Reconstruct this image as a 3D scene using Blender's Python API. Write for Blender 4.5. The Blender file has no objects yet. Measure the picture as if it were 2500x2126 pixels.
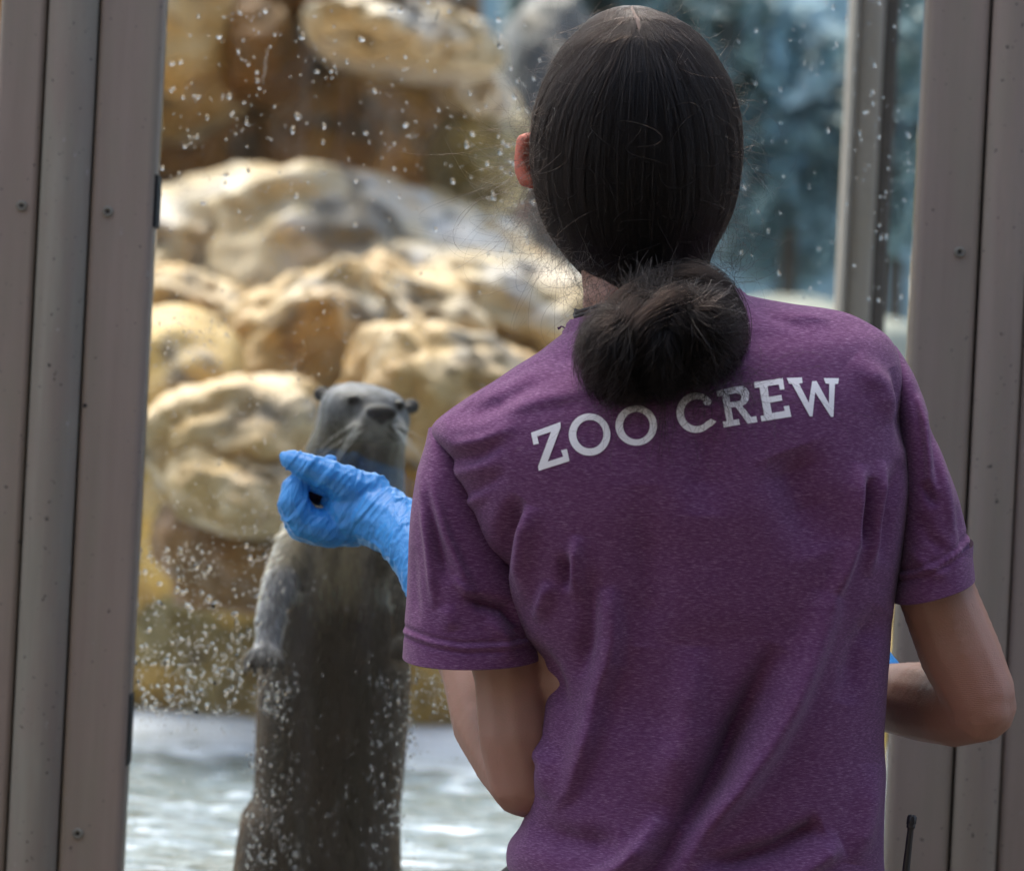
import bpy, bmesh, math, random
import numpy as np
from mathutils import Vector, Matrix, noise, geometry
from mathutils.bvhtree import BVHTree
random.seed(7); rng = np.random.default_rng(7)
S = bpy.context.scene
COL = S.collection
R = math.radians

# ------------------------------------------------------------------ camera
D, CAMZ, WF = 3.0, 1.35, 0.82          # distance to the person's plane, height, frame width there
K = WF / 2500.0
TH = R(2.85)                            # the photograph is rolled a little
CT, ST = math.cos(TH), math.sin(TH)
cam = bpy.data.cameras.new('camera'); co = bpy.data.objects.new('camera', cam); COL.objects.link(co)
cam.sensor_fit = 'HORIZONTAL'; cam.sensor_width = 36; cam.lens = 36 * D / WF
cam.clip_start = 0.05; cam.clip_end = 2000
co.matrix_world = Matrix(((CT, -ST, 0, 0), (0, 0, -1, -D), (ST, CT, 0, CAMZ), (0, 0, 0, 1)))
cam.dof.use_dof = True; cam.dof.focus_distance = 3.06; cam.dof.aperture_fstop = 5.8
S.camera = co

# ------------------------------------------------------------------ world, sun, exposure
W = bpy.data.worlds.new('World'); S.world = W; W.use_nodes = True
wn = W.node_tree; bg = wn.nodes['Background']
sky = wn.nodes.new('ShaderNodeTexSky'); sky.sky_type = 'NISHITA'; sky.sun_disc = False
SUN_EL, SUN_AZ = R(62), R(-25)          # high, from beyond the glass and a little left
sky.sun_elevation = SUN_EL; sky.sun_rotation = SUN_AZ
sky.air_density = 1.0; sky.dust_density = 6.0; sky.ozone_density = 0.6
wn.links.new(sky.outputs[0], bg.inputs[0]); bg.inputs[1].default_value = 0.14
sl = bpy.data.lights.new('sun', 'SUN'); so = bpy.data.objects.new('sun', sl); COL.objects.link(so)
sl.energy = 0.5; sl.angle = R(75); sl.color = (1.0, 0.98, 0.95)
sd = Vector((math.sin(SUN_AZ) * math.cos(SUN_EL), math.cos(SUN_AZ) * math.cos(SUN_EL), math.sin(SUN_EL)))
so.rotation_euler = sd.to_track_quat('Z', 'Y').to_euler(); so.location = (0, 2, 8)
S.view_settings.view_transform = 'Standard'; S.view_settings.look = 'None'
S.view_settings.exposure = 1.75; S.view_settings.gamma = 1
S.view_settings.use_curve_mapping = False
S.cycles.max_bounces = 10; S.cycles.transparent_max_bounces = 16; S.cycles.transmission_bounces = 8
S.cycles.sample_clamp_indirect = 6

# ------------------------------------------------------------------ helpers
def P(u, v, Y):
    """the point at depth Y that the photograph shows at pixel (u, v) of 2500 x 2126"""
    s = K * (Y + D) / D
    a = (u - 1250) * s; b = -(v - 1063) * s
    return Vector((a * CT - b * ST, Y, CAMZ + a * ST + b * CT))
def Pn(u, v, Y):
    u, v, Y = np.broadcast_arrays(np.asarray(u, float), np.asarray(v, float), np.asarray(Y, float))
    s = K * (Y + D) / D
    a = (u - 1250) * s; b = -(v - 1063) * s
    return np.stack([a * CT - b * ST, Y, CAMZ + a * ST + b * CT], -1)
def px(n, Y=0.0): return n * K * (Y + D) / D
def lin(h):
    h = h.lstrip('#'); o = []
    for i in (0, 2, 4):
        c = int(h[i:i + 2], 16) / 255
        o.append(c / 12.92 if c < .04045 else ((c + .055) / 1.055) ** 2.4)
    return (*o, 1)
def tag(o, label=None, cat=None, group=None, kind=None):
    if label: o['label'] = label
    if cat: o['category'] = cat
    if group: o['group'] = group
    if kind: o['kind'] = kind
    return o
def thing(name, loc, label, cat, group=None):
    o = bpy.data.objects.new(name, None); COL.objects.link(o); o.location = loc
    o.empty_display_size = .05
    return tag(o, label, cat, group)
def root_of(o):
    while o.parent: o = o.parent
    return o
def link(o, parent=None):
    COL.objects.link(o)
    if parent: o.parent = parent
    return o
def mesh(name, V, F, mat, parent=None, smooth=True, origin=None):
    V = np.asarray(V, float)
    if parent is not None: off = np.array(root_of(parent).location)
    elif origin is not None: off = np.array(origin)
    else: off = np.zeros(3)
    me = bpy.data.meshes.new(name); me.from_pydata((V - off).tolist(), [], [list(map(int, f)) for f in F]); me.update()
    if smooth: me.polygons.foreach_set('use_smooth', [True] * len(me.polygons))
    if mat: me.materials.append(mat)
    o = bpy.data.objects.new(name, me)
    if parent is None and origin is not None: o.location = origin
    return link(o, parent)
def grid_faces(nr, nc, wrap=True):
    F = []
    for i in range(nr - 1):
        for j in range(nc if wrap else nc - 1):
            k = (j + 1) % nc
            F.append((i * nc + j, i * nc + k, (i + 1) * nc + k, (i + 1) * nc + j))
    return F
def crom(A, n):
    """resample control rows A (m x k) to n rows by Catmull-Rom"""
    A = np.asarray(A, float); m = len(A); t = np.linspace(0, m - 1 - 1e-6, n); i = t.astype(int); f = (t - i)[:, None]
    p0 = A[np.maximum(i - 1, 0)]; p1 = A[i]; p2 = A[np.minimum(i + 1, m - 1)]; p3 = A[np.minimum(i + 2, m - 1)]
    return .5 * (2 * p1 + (p2 - p0) * f + (2 * p0 - 5 * p1 + 4 * p2 - p3) * f ** 2 + (3 * p1 - p0 - 3 * p2 + p3) * f ** 3)
def loft(rows, nr, na, n=2.0, disp=None, caps=(True, True), sag=0.0):
    """rows: (Lu, Lv, Ru, Rv, half depth, centre Y); a closed tube through outlines given left and right"""
    A = crom(rows, nr); psi = np.linspace(-math.pi, math.pi, na, endpoint=False)
    s, c = np.sin(psi), np.cos(psi); e = 2.0 / n
    sx = np.sign(s) * np.abs(s) ** e; sy = np.sign(c) * np.abs(c) ** e
    mu = (A[:, 0] + A[:, 2]) / 2; mv = (A[:, 1] + A[:, 3]) / 2; hu = (A[:, 2] - A[:, 0]) / 2; hv = (A[:, 3] - A[:, 1]) / 2
    U = mu[:, None] + hu[:, None] * sx; V = mv[:, None] + hv[:, None] * sx
    if sag: V = V + sag * sy * np.linspace(0, 1, nr)[:, None]
    yc = np.repeat(A[:, 5:6], na, 1)
    X = Pn(U, V, yc); X[..., 1] -= A[:, 4:5] * sy
    if disp is not None:
        d = disp(U, V) * np.clip(c * 3 + .6, 0, 1)[None]
        nx = s * .8; ny = -np.clip(np.abs(c), .25, 1) * np.sign(c + 1e-9)
        X[..., 0] += d * nx; X[..., 1] += d * ny
    Vv = X.reshape(-1, 3).tolist(); F = grid_faces(nr, na)
    if caps[0]: Vv.append(X[0].mean(0).tolist()); k = len(Vv) - 1; F += [(k, (j + 1) % na, j) for j in range(na)]
    if caps[1]:
        Vv.append(X[-1].mean(0).tolist()); k = len(Vv) - 1; b = (nr - 1) * na; F += [(k, b + j, b + (j + 1) % na) for j in range(na)]
    return np.array(Vv), F
def ico(sub):
    bm = bmesh.new(); bmesh.ops.create_icosphere(bm, subdivisions=sub, radius=1)
    V = np.array([v.co[:] for v in bm.verts]); F = [[v.index for v in f.verts] for f in bm.faces]; bm.free(); return V, F
ICO = {k: ico(k) for k in (1, 2, 3, 4, 5)}
class Blob:
    """collects closed shapes that are then fused into one skin"""
    def __init__(s): s.V = []; s.F = []; s.n = 0
    def add(s, V, F):
        V = np.asarray(V); s.V.append(V); s.F += [[i + s.n for i in f] for f in F]; s.n += len(V)
    def ball(s, c, r, rot=None):
        V = ICO[3][0] * (np.array(r) if np.ndim(r) else np.array([r] * 3))
        if rot is not None: V = V @ np.array(rot).T
        s.add(V + np.array(c), ICO[3][1])
    def chain(s, pts, rad, flat=None):
        pts = [np.array(p) for p in pts]
        for i in range(len(pts) - 1):
            L = np.linalg.norm(pts[i + 1] - pts[i]); n = max(2, int(L / (.22 * min(rad[i], rad[i + 1]))))
            for t in np.linspace(0, 1, n):
                t2 = t * t * (3 - 2 * t) * .5 + t * .5
                r = rad[i] + (rad[i + 1] - rad[i]) * t2
                V = ICO[2][0] * r * (np.array(flat) if flat else 1)
                s.add(V + pts[i] + (pts[i + 1] - pts[i]) * t, ICO[2][1])
    def fuse(s, voxel, smooth=6, factor=.5):
        me = bpy.data.meshes.new('fuse'); me.from_pydata(np.concatenate(s.V).tolist(), [], s.F); me.update()
        o = bpy.data.objects.new('fuse', me); COL.objects.link(o)
        m = o.modifiers.new('r', 'REMESH'); m.mode = 'VOXEL'; m.voxel_size = voxel
        if smooth:
            m2 = o.modifiers.new('s', 'SMOOTH'); m2.iterations = smooth; m2.factor = factor
        dg = bpy.context.evaluated_depsgraph_get(); ev = o.evaluated_get(dg); mm = ev.to_mesh()
        V = np.empty(len(mm.vertices) * 3); mm.vertices.foreach_get('co', V); F = [list(p.vertices) for p in mm.polygons]
        ev.to_mesh_clear(); bpy.data.objects.remove(o); bpy.data.meshes.remove(me)
        return V.reshape(-1, 3), F
def box(x0, x1, y0, y1, z0, z1, bev=0.0):
    bm = bmesh.new(); bmesh.ops.create_cube(bm, size=1)
    for v in bm.verts:
        v.co = Vector(((x0 + x1) / 2 + v.co.x * (x1 - x0), (y0 + y1) / 2 + v.co.y * (y1 - y0), (z0 + z1) / 2 + v.co.z * (z1 - z0)))
    if bev: bmesh.ops.bevel(bm, geom=bm.edges[:], offset=bev, segments=2, affect='EDGES')
    V = [v.co[:] for v in bm.verts]; bm.verts.index_update(); F = [[v.index for v in f.verts] for f in bm.faces]; bm.free(); return V, F
def tube(pts, rad, seg=8):
    pts = np.array([list(p) for p in pts]); n = len(pts); V = []
    rad = np.broadcast_to(rad, (n,))
    T = np.gradient(pts, axis=0); T /= np.linalg.norm(T, axis=1)[:, None] + 1e-12
    a = np.array([0, 1, 0.]) if abs(T[0][1]) < .8 else np.array([1., 0, 0])
    for i in range(n):
        b = np.cross(T[i], a); b /= np.linalg.norm(b) + 1e-12; a = np.cross(b, T[i]); a /= np.linalg.norm(a)
        for k in range(seg):
            w = 2 * math.pi * k / seg; V.append(pts[i] + rad[i] * (math.cos(w) * a + math.sin(w) * b))
    F = grid_faces(n, seg); F.append(list(range(seg))[::-1]); F.append([(n - 1) * seg + k for k in range(seg)])
    return np.array(V), F
def hairs(name, strands, radius, mat, parent, tip=.3):
    """strands: array m x n x 3 of points"""
    A = np.asarray(strands, float); m, n, _ = A.shape
    A = A - np.array(root_of(parent).location)
    c = bpy.data.hair_curves.new(name); c.add_curves([n] * m)
    c.points.foreach_set('position', A.reshape(-1).astype(np.float32)) if hasattr(c.points[0], 'position') else None
    at = c.attributes.get('radius') or c.attributes.new('radius', 'FLOAT', 'POINT')
    rr = (np.asarray(radius).reshape(-1, 1) * np.linspace(1, tip, n)[None] * np.ones((m, 1))).astype(np.float32)
    at.data.foreach_set('value', rr.reshape(-1))
    c.materials.append(mat)
    return link(bpy.data.objects.new(name, c), parent)

# ------------------------------------------------------------------ materials
class Mat:
    def __init__(s, name):
        s.m = bpy.data.materials.new(name); s.m.use_nodes = True; s.t = s.m.node_tree; s.N = s.t.nodes; s.L = s.t.links
        s.b = s.N['Principled BSDF']
    def n(s, kind, **kw):
        x = s.N.new('ShaderNode' + kind)
        for k, v in kw.items():
            if hasattr(x, k) and not k[0].isupper(): setattr(x, k, v)
            else: x.inputs[k.replace('_', ' ')].default_value = v
        return x
    def coords(s, scale=(1, 1, 1), rot=(0, 0, 0), out='Object'):
        tc = s.n('TexCoord'); mp = s.n('Mapping'); mp.inputs['Scale'].default_value = scale; mp.inputs['Rotation'].default_value = rot
        s.L.new(tc.outputs[out], mp.inputs[0]); return mp.outputs[0]
    def noise(s, vec, scale, detail=4, rough=.55, dist=0.0):
        x = s.n('TexNoise'); x.inputs['Scale'].default_value = scale; x.inputs['Detail'].default_value = detail
        x.inputs['Roughness'].default_value = rough; x.inputs['Distortion'].default_value = dist
        if vec is not None: s.L.new(vec, x.inputs['Vector'])
        return x.outputs[0]
    def ramp(s, fac, stops):
        r = s.n('ValToRGB'); e = r.color_ramp.elements
        while len(e) < len(stops): e.new(.5)
        for el, (p, c) in zip(e, stops): el.position = p; el.color = c if len(c) == 4 else (*c, 1)
        s.L.new(fac, r.inputs[0]); return r.outputs[0]
    def mix(s, fac, a, b, mode='MIX'):
        x = s.n('Mix', data_type='RGBA', blend_type=mode)
        for inp, v in ((x.inputs[0], fac), (x.inputs[6], a), (x.inputs[7], b)):
            if hasattr(v, 'node'): s.L.new(v, inp)
            elif isinstance(v, tuple): inp.default_value = v if len(v) == 4 else (*v, 1)
            else: inp.default_value = v
        return x.outputs[2]
    def math(s, op, a, b=0.0):
        x = s.n('Math', operation=op)
        for inp, v in ((x.inputs[0], a), (x.inputs[1], b)):
            if hasattr(v, 'node'): s.L.new(v, inp)
            else: inp.default_value = v
        return x.outputs[0]
    def bump(s, h, strength=.3, dist=.002, prev=None):
        x = s.n('Bump'); x.inputs['Strength'].default_value = strength; x.inputs['Distance'].default_value = dist
        s.L.new(h, x.inputs['Height'])
        if prev is not None: s.L.new(prev, x.inputs['Normal'])
        s.L.new(x.outputs[0], s.b.inputs['Normal']); return x.outputs[0]
    def col(s, c):
        if hasattr(c, 'node'): s.L.new(c, s.b.inputs['Base Color'])
        else: s.b.inputs['Base Color'].default_value = c if len(c) == 4 else (*c, 1)
    def set(s, **kw):
        for k, v in kw.items():
            i = s.b.inputs[k.replace('_', ' ')]
            if hasattr(v, 'node'): s.L.new(v, i)
            else: i.default_value = v
        return s

def m_cladding(name, a, b, green):
    m = Mat(name); v = m.coords((1, 1, .06)); n1 = m.noise(v, 60, 6, .6); n2 = m.noise(m.coords((1, 1, .22)), 16, 6, .65)
    c = m.mix(m.ramp(n1, [(.3, (0, 0, 0)), (.72, (1, 1, 1))]), a, b)
    c = m.mix(m.ramp(n2, [(.45, (0, 0, 0)), (.7, (1, 1, 1))]), c, green)
    sp = m.noise(m.coords(), 170, 2); c = m.mix(m.ramp(sp, [(.26, (1, 1, 1)), (.31, (0, 0, 0))]), c, (.035, .03, .026, 1))
    sp2 = m.noise(m.coords((1, 1, .5)), 120, 2); c = m.mix(m.ramp(sp2, [(.73, (0, 0, 0)), (.77, (1, 1, 1))]), c, (.3, .28, .25, 1))
    m.col(c); m.set(Roughness=.62); m.bump(n1, .25, .0006); return m.m
M_board = m_cladding('painted_board', (.235, .188, .148, 1), (.29, .236, .188, 1), (.235, .212, .155, 1))
M_batten = m_cladding('weathered_batten', (.195, .180, .138, 1), (.265, .252, .200, 1), (.225, .180, .145, 1))
M_post = m_cladding('tan_post', (.25, .22, .19, 1), (.31, .275, .24, 1), (.24, .21, .17, 1))

def plain(name, c, rough=.6, metal=0.0, bump=0.0, scale=80):
    m = Mat(name); n = m.noise(m.coords(), scale, 4); m.col(m.mix(n, tuple(x * .8 for x in c[:3]) + (1,), tuple(min(1, x * 1.15) for x in c[:3]) + (1,)))
    m.set(Roughness=rough, Metallic=metal)
    if bump: m.bump(n, bump, .001)
    return m.m
M_screw = plain('screw_metal', (.20, .195, .155), .6, .1)
M_socket = plain('dark_socket', (.015, .014, .013), .8)
M_strip_shade = plain('strip_shade', (.075, .066, .060), .7)
M_gasket = plain('gasket_rubber', (.012, .016, .015), .7)
M_black = plain('black_plastic', (.010, .010, .011), .45, 0, .1)
M_cord = plain('black_cord', (.012, .011, .012), .7)
M_floor = plain('deck_concrete', (.11, .10, .09), .8, 0, .2, 14)
M_trousers = plain('trouser_cloth', (.035, .033, .035), .9, 0, .2, 300)
M_shoe = plain('shoe_leather', (.02, .018, .017), .5)

def m_shirt():
    m = Mat('heather_jersey')
    v = m.coords((210, 210, 1900), (0, R(-8), 0)); n1 = m.noise(v, 1.0, 3, .6)
    n2 = m.noise(m.coords((1, 1, 1)), 26, 4, .6); n3 = m.noise(m.coords((900, 900, 900)), 1, 1)
    c = m.ramp(n1, [(.30, (.076, .024, .080)), (.5, (.122, .045, .126)), (.62, (.195, .098, .200)), (.78, (.34, .24, .35))])
    c = m.mix(m.math('MULTIPLY', n2, .35), c, (.13, .050, .105, 1))
    m.col(c); m.set(Roughness=.92, Sheen_Weight=.12, Sheen_Roughness=.6, Specular_IOR_Level=.04)
    b = m.bump(n1, .30, .0006); m.bump(n3, .20, .0004, b); return m.m
M_shirt = m_shirt()
def m_print():
    m = Mat('white_print'); n = m.noise(m.coords((330, 330, 1500)), 1, 3); n2 = m.noise(m.coords(), 900, 2)
    c = m.mix(m.ramp(n, [(.3, (0, 0, 0)), (.75, (1, 1, 1))]), (.76, .78, .82, 1), (.86, .87, .90, 1))
    c = m.mix(m.ramp(n2, [(.24, (1, 1, 1)), (.30, (0, 0, 0))]), c, (.55, .48, .60, 1)); m.col(c); m.set(Roughness=.8); m.bump(n, .2, .0004); return m.m
M_print = m_print()
def m_skin(name, a, b, red):
    m = Mat(name); n = m.noise(m.coords(), 45, 5); n2 = m.noise(m.coords(), 700, 3)
    n3 = m.noise(m.coords(), 160, 4); c = m.mix(n, a, b); c = m.mix(m.ramp(n3, [(.35, (0, 0, 0)), (.8, (.55,) * 3)]), c, red); at = m.n('Attribute', attribute_name='red'); c = m.mix(at.outputs['Fac'], c, red)
    m.col(c); m.set(Roughness=.55, Subsurface_Weight=.12, Subsurface_Scale=.006); m.b.inputs['Subsurface Radius'].default_value = (1, .35, .2)
    w = m.n('TexWave', wave_type='BANDS', bands_direction='Z'); w.inputs['Scale'].default_value = 190; w.inputs['Distortion'].default_value = 5; w.inputs['Detail'].default_value = 2; m.L.new(m.coords(), w.inputs['Vector'])
    b0 = m.bump(n2, .45, .0006); m.bump(m.math('MULTIPLY', w.outputs[1], m.math('POWER', at.outputs['Fac'], 2.0)), .3, .0012, b0); return m.m
M_skin = m_skin('skin', (.27, .150, .100, 1), (.33, .195, .140, 1), (.34, .165, .125, 1))
M_ear = m_skin('backlit_ear_skin', (.46, .11, .06, 1), (.52, .14, .08, 1), (.56, .13, .08, 1))  # red of light shining through the ear is put into this skin colour
def m_glove():
    m = Mat('nitrile_glove'); n = m.noise(m.coords((60, 60, 60)), 1, 4); 
    w = m.n('TexNoise'); w.inputs['Scale'].default_value = 1; w.inputs['Detail'].default_value = 3; w.inputs['Distortion'].default_value = .6
    m.L.new(m.coords((190, 50, 60), (0, R(-52), 0)), w.inputs['Vector'])
    rid = m.math('ABSOLUTE', m.math('SUBTRACT', w.outputs[0], .5))
    m.col(m.mix(n, (.04, .27, .66, 1), (.055, .33, .76, 1))); m.set(Roughness=.34, Subsurface_Weight=.1, Subsurface_Scale=.004)
    m.bump(rid, .55, .004); return m.m
M_glove = m_glove()
def m_hair(name, c, rough=.38, ior=1.33):
    m = bpy.data.materials.new(name); m.use_nodes = True; t = m.node_tree; t.nodes.clear()
    o = t.nodes.new('ShaderNodeOutputMaterial'); h = t.nodes.new('ShaderNodeBsdfHairPrincipled')
    h.parametrization = 'COLOR'; h.inputs['Color'].default_value = c; h.inputs['Roughness'].default_value = rough
    h.inputs['Radial Roughness'].default_value = .45; h.inputs['IOR'].default_value = ior
    if 'Random Roughness' in h.inputs: h.inputs['Random Roughness'].default_value = .3
    t.links.new(h.outputs[0], o.inputs[0]); return m
M_hair = m_hair('dark_brown_hair', (.0036, .0028, .0025, 1))
M_hair_t = m_hair('tail_hair', (.0038, .0028, .0024, 1), .4, 1.25)
M_hair_b = m_hair('brown_hair_ends', (.0055, .0036, .0028, 1), .4, 1.27)
M_hair_g = m_hair('greyed_hair', (.014, .011, .0095, 1), .35, 1.36)
M_scalp_skin = plain('scalp', (.10, .068, .055), .7)
M_scalp = plain('hair_underlayer', (.004, .0035, .003), .8)
M_fur_d = m_hair('otter_dark_fur', (.10, .075, .055, 1), .45)

def m_otter():
    m = Mat('otter_fur'); tc = m.n('TexCoord'); sx = m.n('SeparateXYZ'); m.L.new(tc.outputs['Object'], sx.inputs[0])
    n = m.noise(m.coords((1, 1, .25)), 90, 5); n2 = m.noise(m.coords(), 14, 4)
    at = m.n('Attribute', attribute_name='coat'); body = at.outputs['Color']
    dark = m.mix(m.ramp(n, [(.38, (0, 0, 0)), (.62, (1, 1, 1))]), body, (.012, .010, .008, 1)); c = m.mix(.6, body, dark); c = m.mix(m.ramp(n2, [(.45, (0, 0, 0)), (.75, (.5, .5, .5))]), c, (.02, .016, .012, 1))
    m.col(c); m.set(Roughness=.55, Specular_IOR_Level=.2); m.bump(n, .6, .003); return m.m
M_otter = m_otter()
M_otter_ear = plain('otter_ear', (.05, .048, .05), .6, 0, .3, 200)
M_nose = plain('wet_nose', (.004, .0045, .006), .5)
M_eye = plain('dark_eye', (.004, .004, .005), .3)

for _m, _v in ((M_nose, .06), (M_eye, .25), (M_otter_ear, .1)): _m.node_tree.nodes['Principled BSDF'].inputs['Specular IOR Level'].default_value = _v
def m_rock(name, cs, wet=.25, sc=1.0):
    m = Mat(name); v = m.coords(); n1 = m.noise(v, 5 * sc, 6, .6, .4); n2 = m.noise(v, 22 * sc, 6, .65); n3 = m.noise(v, 2.2 * sc, 4)
    c = m.ramp(n1, [(.28, cs[0]), (.47, cs[1]), (.62, cs[2]), (.8, cs[3])])
    c = m.mix(m.ramp(n2, [(.60, (0, 0, 0)), (.75, (1, 1, 1))]), c, cs[1]); c = m.mix(m.ramp(n3, [(.60, (0, 0, 0)), (.72, (1, 1, 1))]), c, cs[0])
    n4 = m.noise(m.coords((1, 1, 1.3)), 6.5 * sc, 3, .5, .3); c = m.mix(m.ramp(n4, [(.565, (0, 0, 0)), (.635, (.85,) * 3)]), c, (.10, .075, .045, 1))
    m.col(c); m.set(Roughness=m.ramp(n2, [(.3, (.34,) * 3), (.75, (.62,) * 3)]), Coat_Weight=wet, Coat_Roughness=.4)
    n5 = m.noise(v, 55 * sc, 5, .7); b = m.bump(n2, .75, .022); m.bump(n5, .5, .008, b); return m.m
M_cream = m_rock('cream_rock', ((.40, .21, .045), (.56, .355, .13), (.59, .46, .28), (.61, .57, .53)))
M_pale = m_rock('pale_wet_rock', ((.50, .31, .10), (.58, .44, .25), (.68, .63, .59), (.72, .71, .72)), .45)
M_ochre = m_rock('ochre_rock', ((.38, .21, .04), (.55, .34, .075), (.64, .42, .12), (.70, .51, .24)))
M_brown = m_rock('rust_brown_rock', ((.085, .052, .007), (.21, .085, .008), (.31, .135, .014), (.38, .20, .035)), .2)
M_olive = m_rock('olive_rock', ((.14, .115, .035), (.29, .21, .065), (.40, .29, .10), (.48, .37, .17)), .35)
M_grey = m_rock('dark_grey_rock', ((.035, .038, .036), (.06, .06, .057), (.085, .083, .08), (.14, .14, .14)), .2)

def m_water():
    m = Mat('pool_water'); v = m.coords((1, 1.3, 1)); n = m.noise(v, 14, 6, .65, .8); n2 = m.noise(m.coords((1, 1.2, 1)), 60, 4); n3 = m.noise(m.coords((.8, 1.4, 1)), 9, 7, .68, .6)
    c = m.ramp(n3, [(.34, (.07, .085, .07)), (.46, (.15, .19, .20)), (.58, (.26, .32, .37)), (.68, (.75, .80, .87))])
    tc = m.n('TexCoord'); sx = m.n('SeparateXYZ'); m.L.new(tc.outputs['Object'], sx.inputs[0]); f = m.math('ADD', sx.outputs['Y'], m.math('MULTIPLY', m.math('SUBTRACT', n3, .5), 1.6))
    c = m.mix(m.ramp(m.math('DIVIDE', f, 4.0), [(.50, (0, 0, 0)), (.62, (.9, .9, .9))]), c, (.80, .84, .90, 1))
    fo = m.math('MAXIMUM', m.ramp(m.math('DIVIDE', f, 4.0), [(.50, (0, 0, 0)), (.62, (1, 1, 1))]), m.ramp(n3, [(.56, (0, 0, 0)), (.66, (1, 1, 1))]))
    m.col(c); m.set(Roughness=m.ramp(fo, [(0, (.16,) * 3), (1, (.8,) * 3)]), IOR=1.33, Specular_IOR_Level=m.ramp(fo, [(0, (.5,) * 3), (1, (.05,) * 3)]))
    b = m.bump(n, .55, .03); m.bump(n2, .5, .01, b); return m.m
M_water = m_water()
def m_glass():
    m = bpy.data.materials.new('window_glass'); m.use_nodes = True; t = m.node_tree; t.nodes.clear(); N = t.nodes.new
    o = N('ShaderNodeOutputMaterial'); tr = N('ShaderNodeBsdfTransparent'); gl = N('ShaderNodeBsdfGlossy'); fr = N('ShaderNodeFresnel'); mx = N('ShaderNodeMixShader')
    tr.inputs[0].default_value = (.93, .97, .96, 1); gl.inputs['Roughness'].default_value = .02; fr.inputs[0].default_value = 1.5
    di = N('ShaderNodeBsdfDiffuse'); di.inputs[0].default_value = (.75, .78, .80, 1); mx2 = N('ShaderNodeMixShader')
    tc = N('ShaderNodeTexCoord'); mp = N('ShaderNodeMapping'); mp.inputs['Scale'].default_value = (38, 38, 3.5); ns = N('ShaderNodeTexNoise'); ns.inputs['Scale'].default_value = 1; ns.inputs['Detail'].default_value = 5
    rp = N('ShaderNodeValToRGB'); rp.color_ramp.elements[0].position = .50; rp.color_ramp.elements[1].position = .85
    rp.color_ramp.elements[0].color = (.0,) * 3 + (1,); rp.color_ramp.elements[1].color = (.05,) * 3 + (1,)
    l = t.links.new; l(tc.outputs['Object'], mp.inputs[0]); l(mp.outputs[0], ns.inputs['Vector']); l(ns.outputs[0], rp.inputs[0])
    l(fr.outputs[0], mx.inputs[0]); l(tr.outputs[0], mx.inputs[1]); l(gl.outputs[0], mx.inputs[2])
    l(rp.outputs[0], mx2.inputs[0]); l(mx.outputs[0], mx2.inputs[1]); l(di.outputs[0], mx2.inputs[2]); l(mx2.outputs[0], o.inputs[0]); return m
M_glass = m_glass()
def m_drop():
    m = bpy.data.materials.new('water_drop'); m.use_nodes = True; t = m.node_tree; t.nodes.clear()
    o = t.nodes.new('ShaderNodeOutputMaterial'); g = t.nodes.new('ShaderNodeBsdfGlass'); g.inputs['IOR'].default_value = 1.33; g.inputs['Roughness'].default_value = 0.0
    t.links.new(g.outputs[0], o.inputs[0]); return m
M_drop = m_drop()
def m_leaf(name, a, b):
    m = Mat(name); n = m.noise(m.coords(), 6, 4); m.col(m.mix(m.ramp(n, [(.35, (0, 0, 0)), (.65, (1, 1, 1))]), a, b)); m.set(Roughness=.5); return m.m
M_leaf = m_leaf('dark_leaves', (.095, .165, .16, 1), (.15, .24, .245, 1))
M_leaf2 = m_leaf('blue_green_leaves', (.15, .27, .31, 1), (.26, .42, .49, 1))
M_backdrop = plain('reflection_blue', (.26, .40, .46), .7, 0, .1, 3)
M_ledge = plain('pale_bank', (.27, .28, .23), .7, 0, .2, 10)
M_bar = plain('grey_bar', (.33, .32, .36), .7, 0, .2, 20)
M_bark = plain('bark', (.08, .065, .05), .9, 0, .4, 40)
M_food = plain('meat_scrap', (.05, .014, .012), .6, 0, .3, 200)

# ------------------------------------------------------------------ ground, deck, water
V, F = box(-400, 400, -400, 400, -1.2, -.12); tag(mesh('ground', V, F, M_floor, smooth=False), 'pale ground around the exhibit', kind='structure')
V, F = box(-6, 6, -8, .62, -.116, 0); tag(mesh('deck', V, F, M_floor, smooth=False), kind='structure')
ZW = 0.892
nx, ny = 240, 420
gx = np.linspace(-2.4, 3.2, nx); gy = .60 + 5.6 * np.linspace(0, 1, ny) ** 2
def wave(x, y):
    q = Vector((x * 9, y * 12, 3)); a = noise.fractal(q, .8, 2.2, 5); b = 1 - abs(noise.noise(Vector((x * 16 + 7, y * 26, 1)))) * 2
    return .0075 * a + .0045 * max(0, b) ** 3
WV = [(x, y, ZW + wave(x, y)) for y in gy for x in gx]
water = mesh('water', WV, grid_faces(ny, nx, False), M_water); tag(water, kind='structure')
V, F = box(-2.5, 4.2, .63, 7.9, -.10, .70); tag(mesh('pool_bed', V, F, M_olive, smooth=False), kind='structure')

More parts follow.
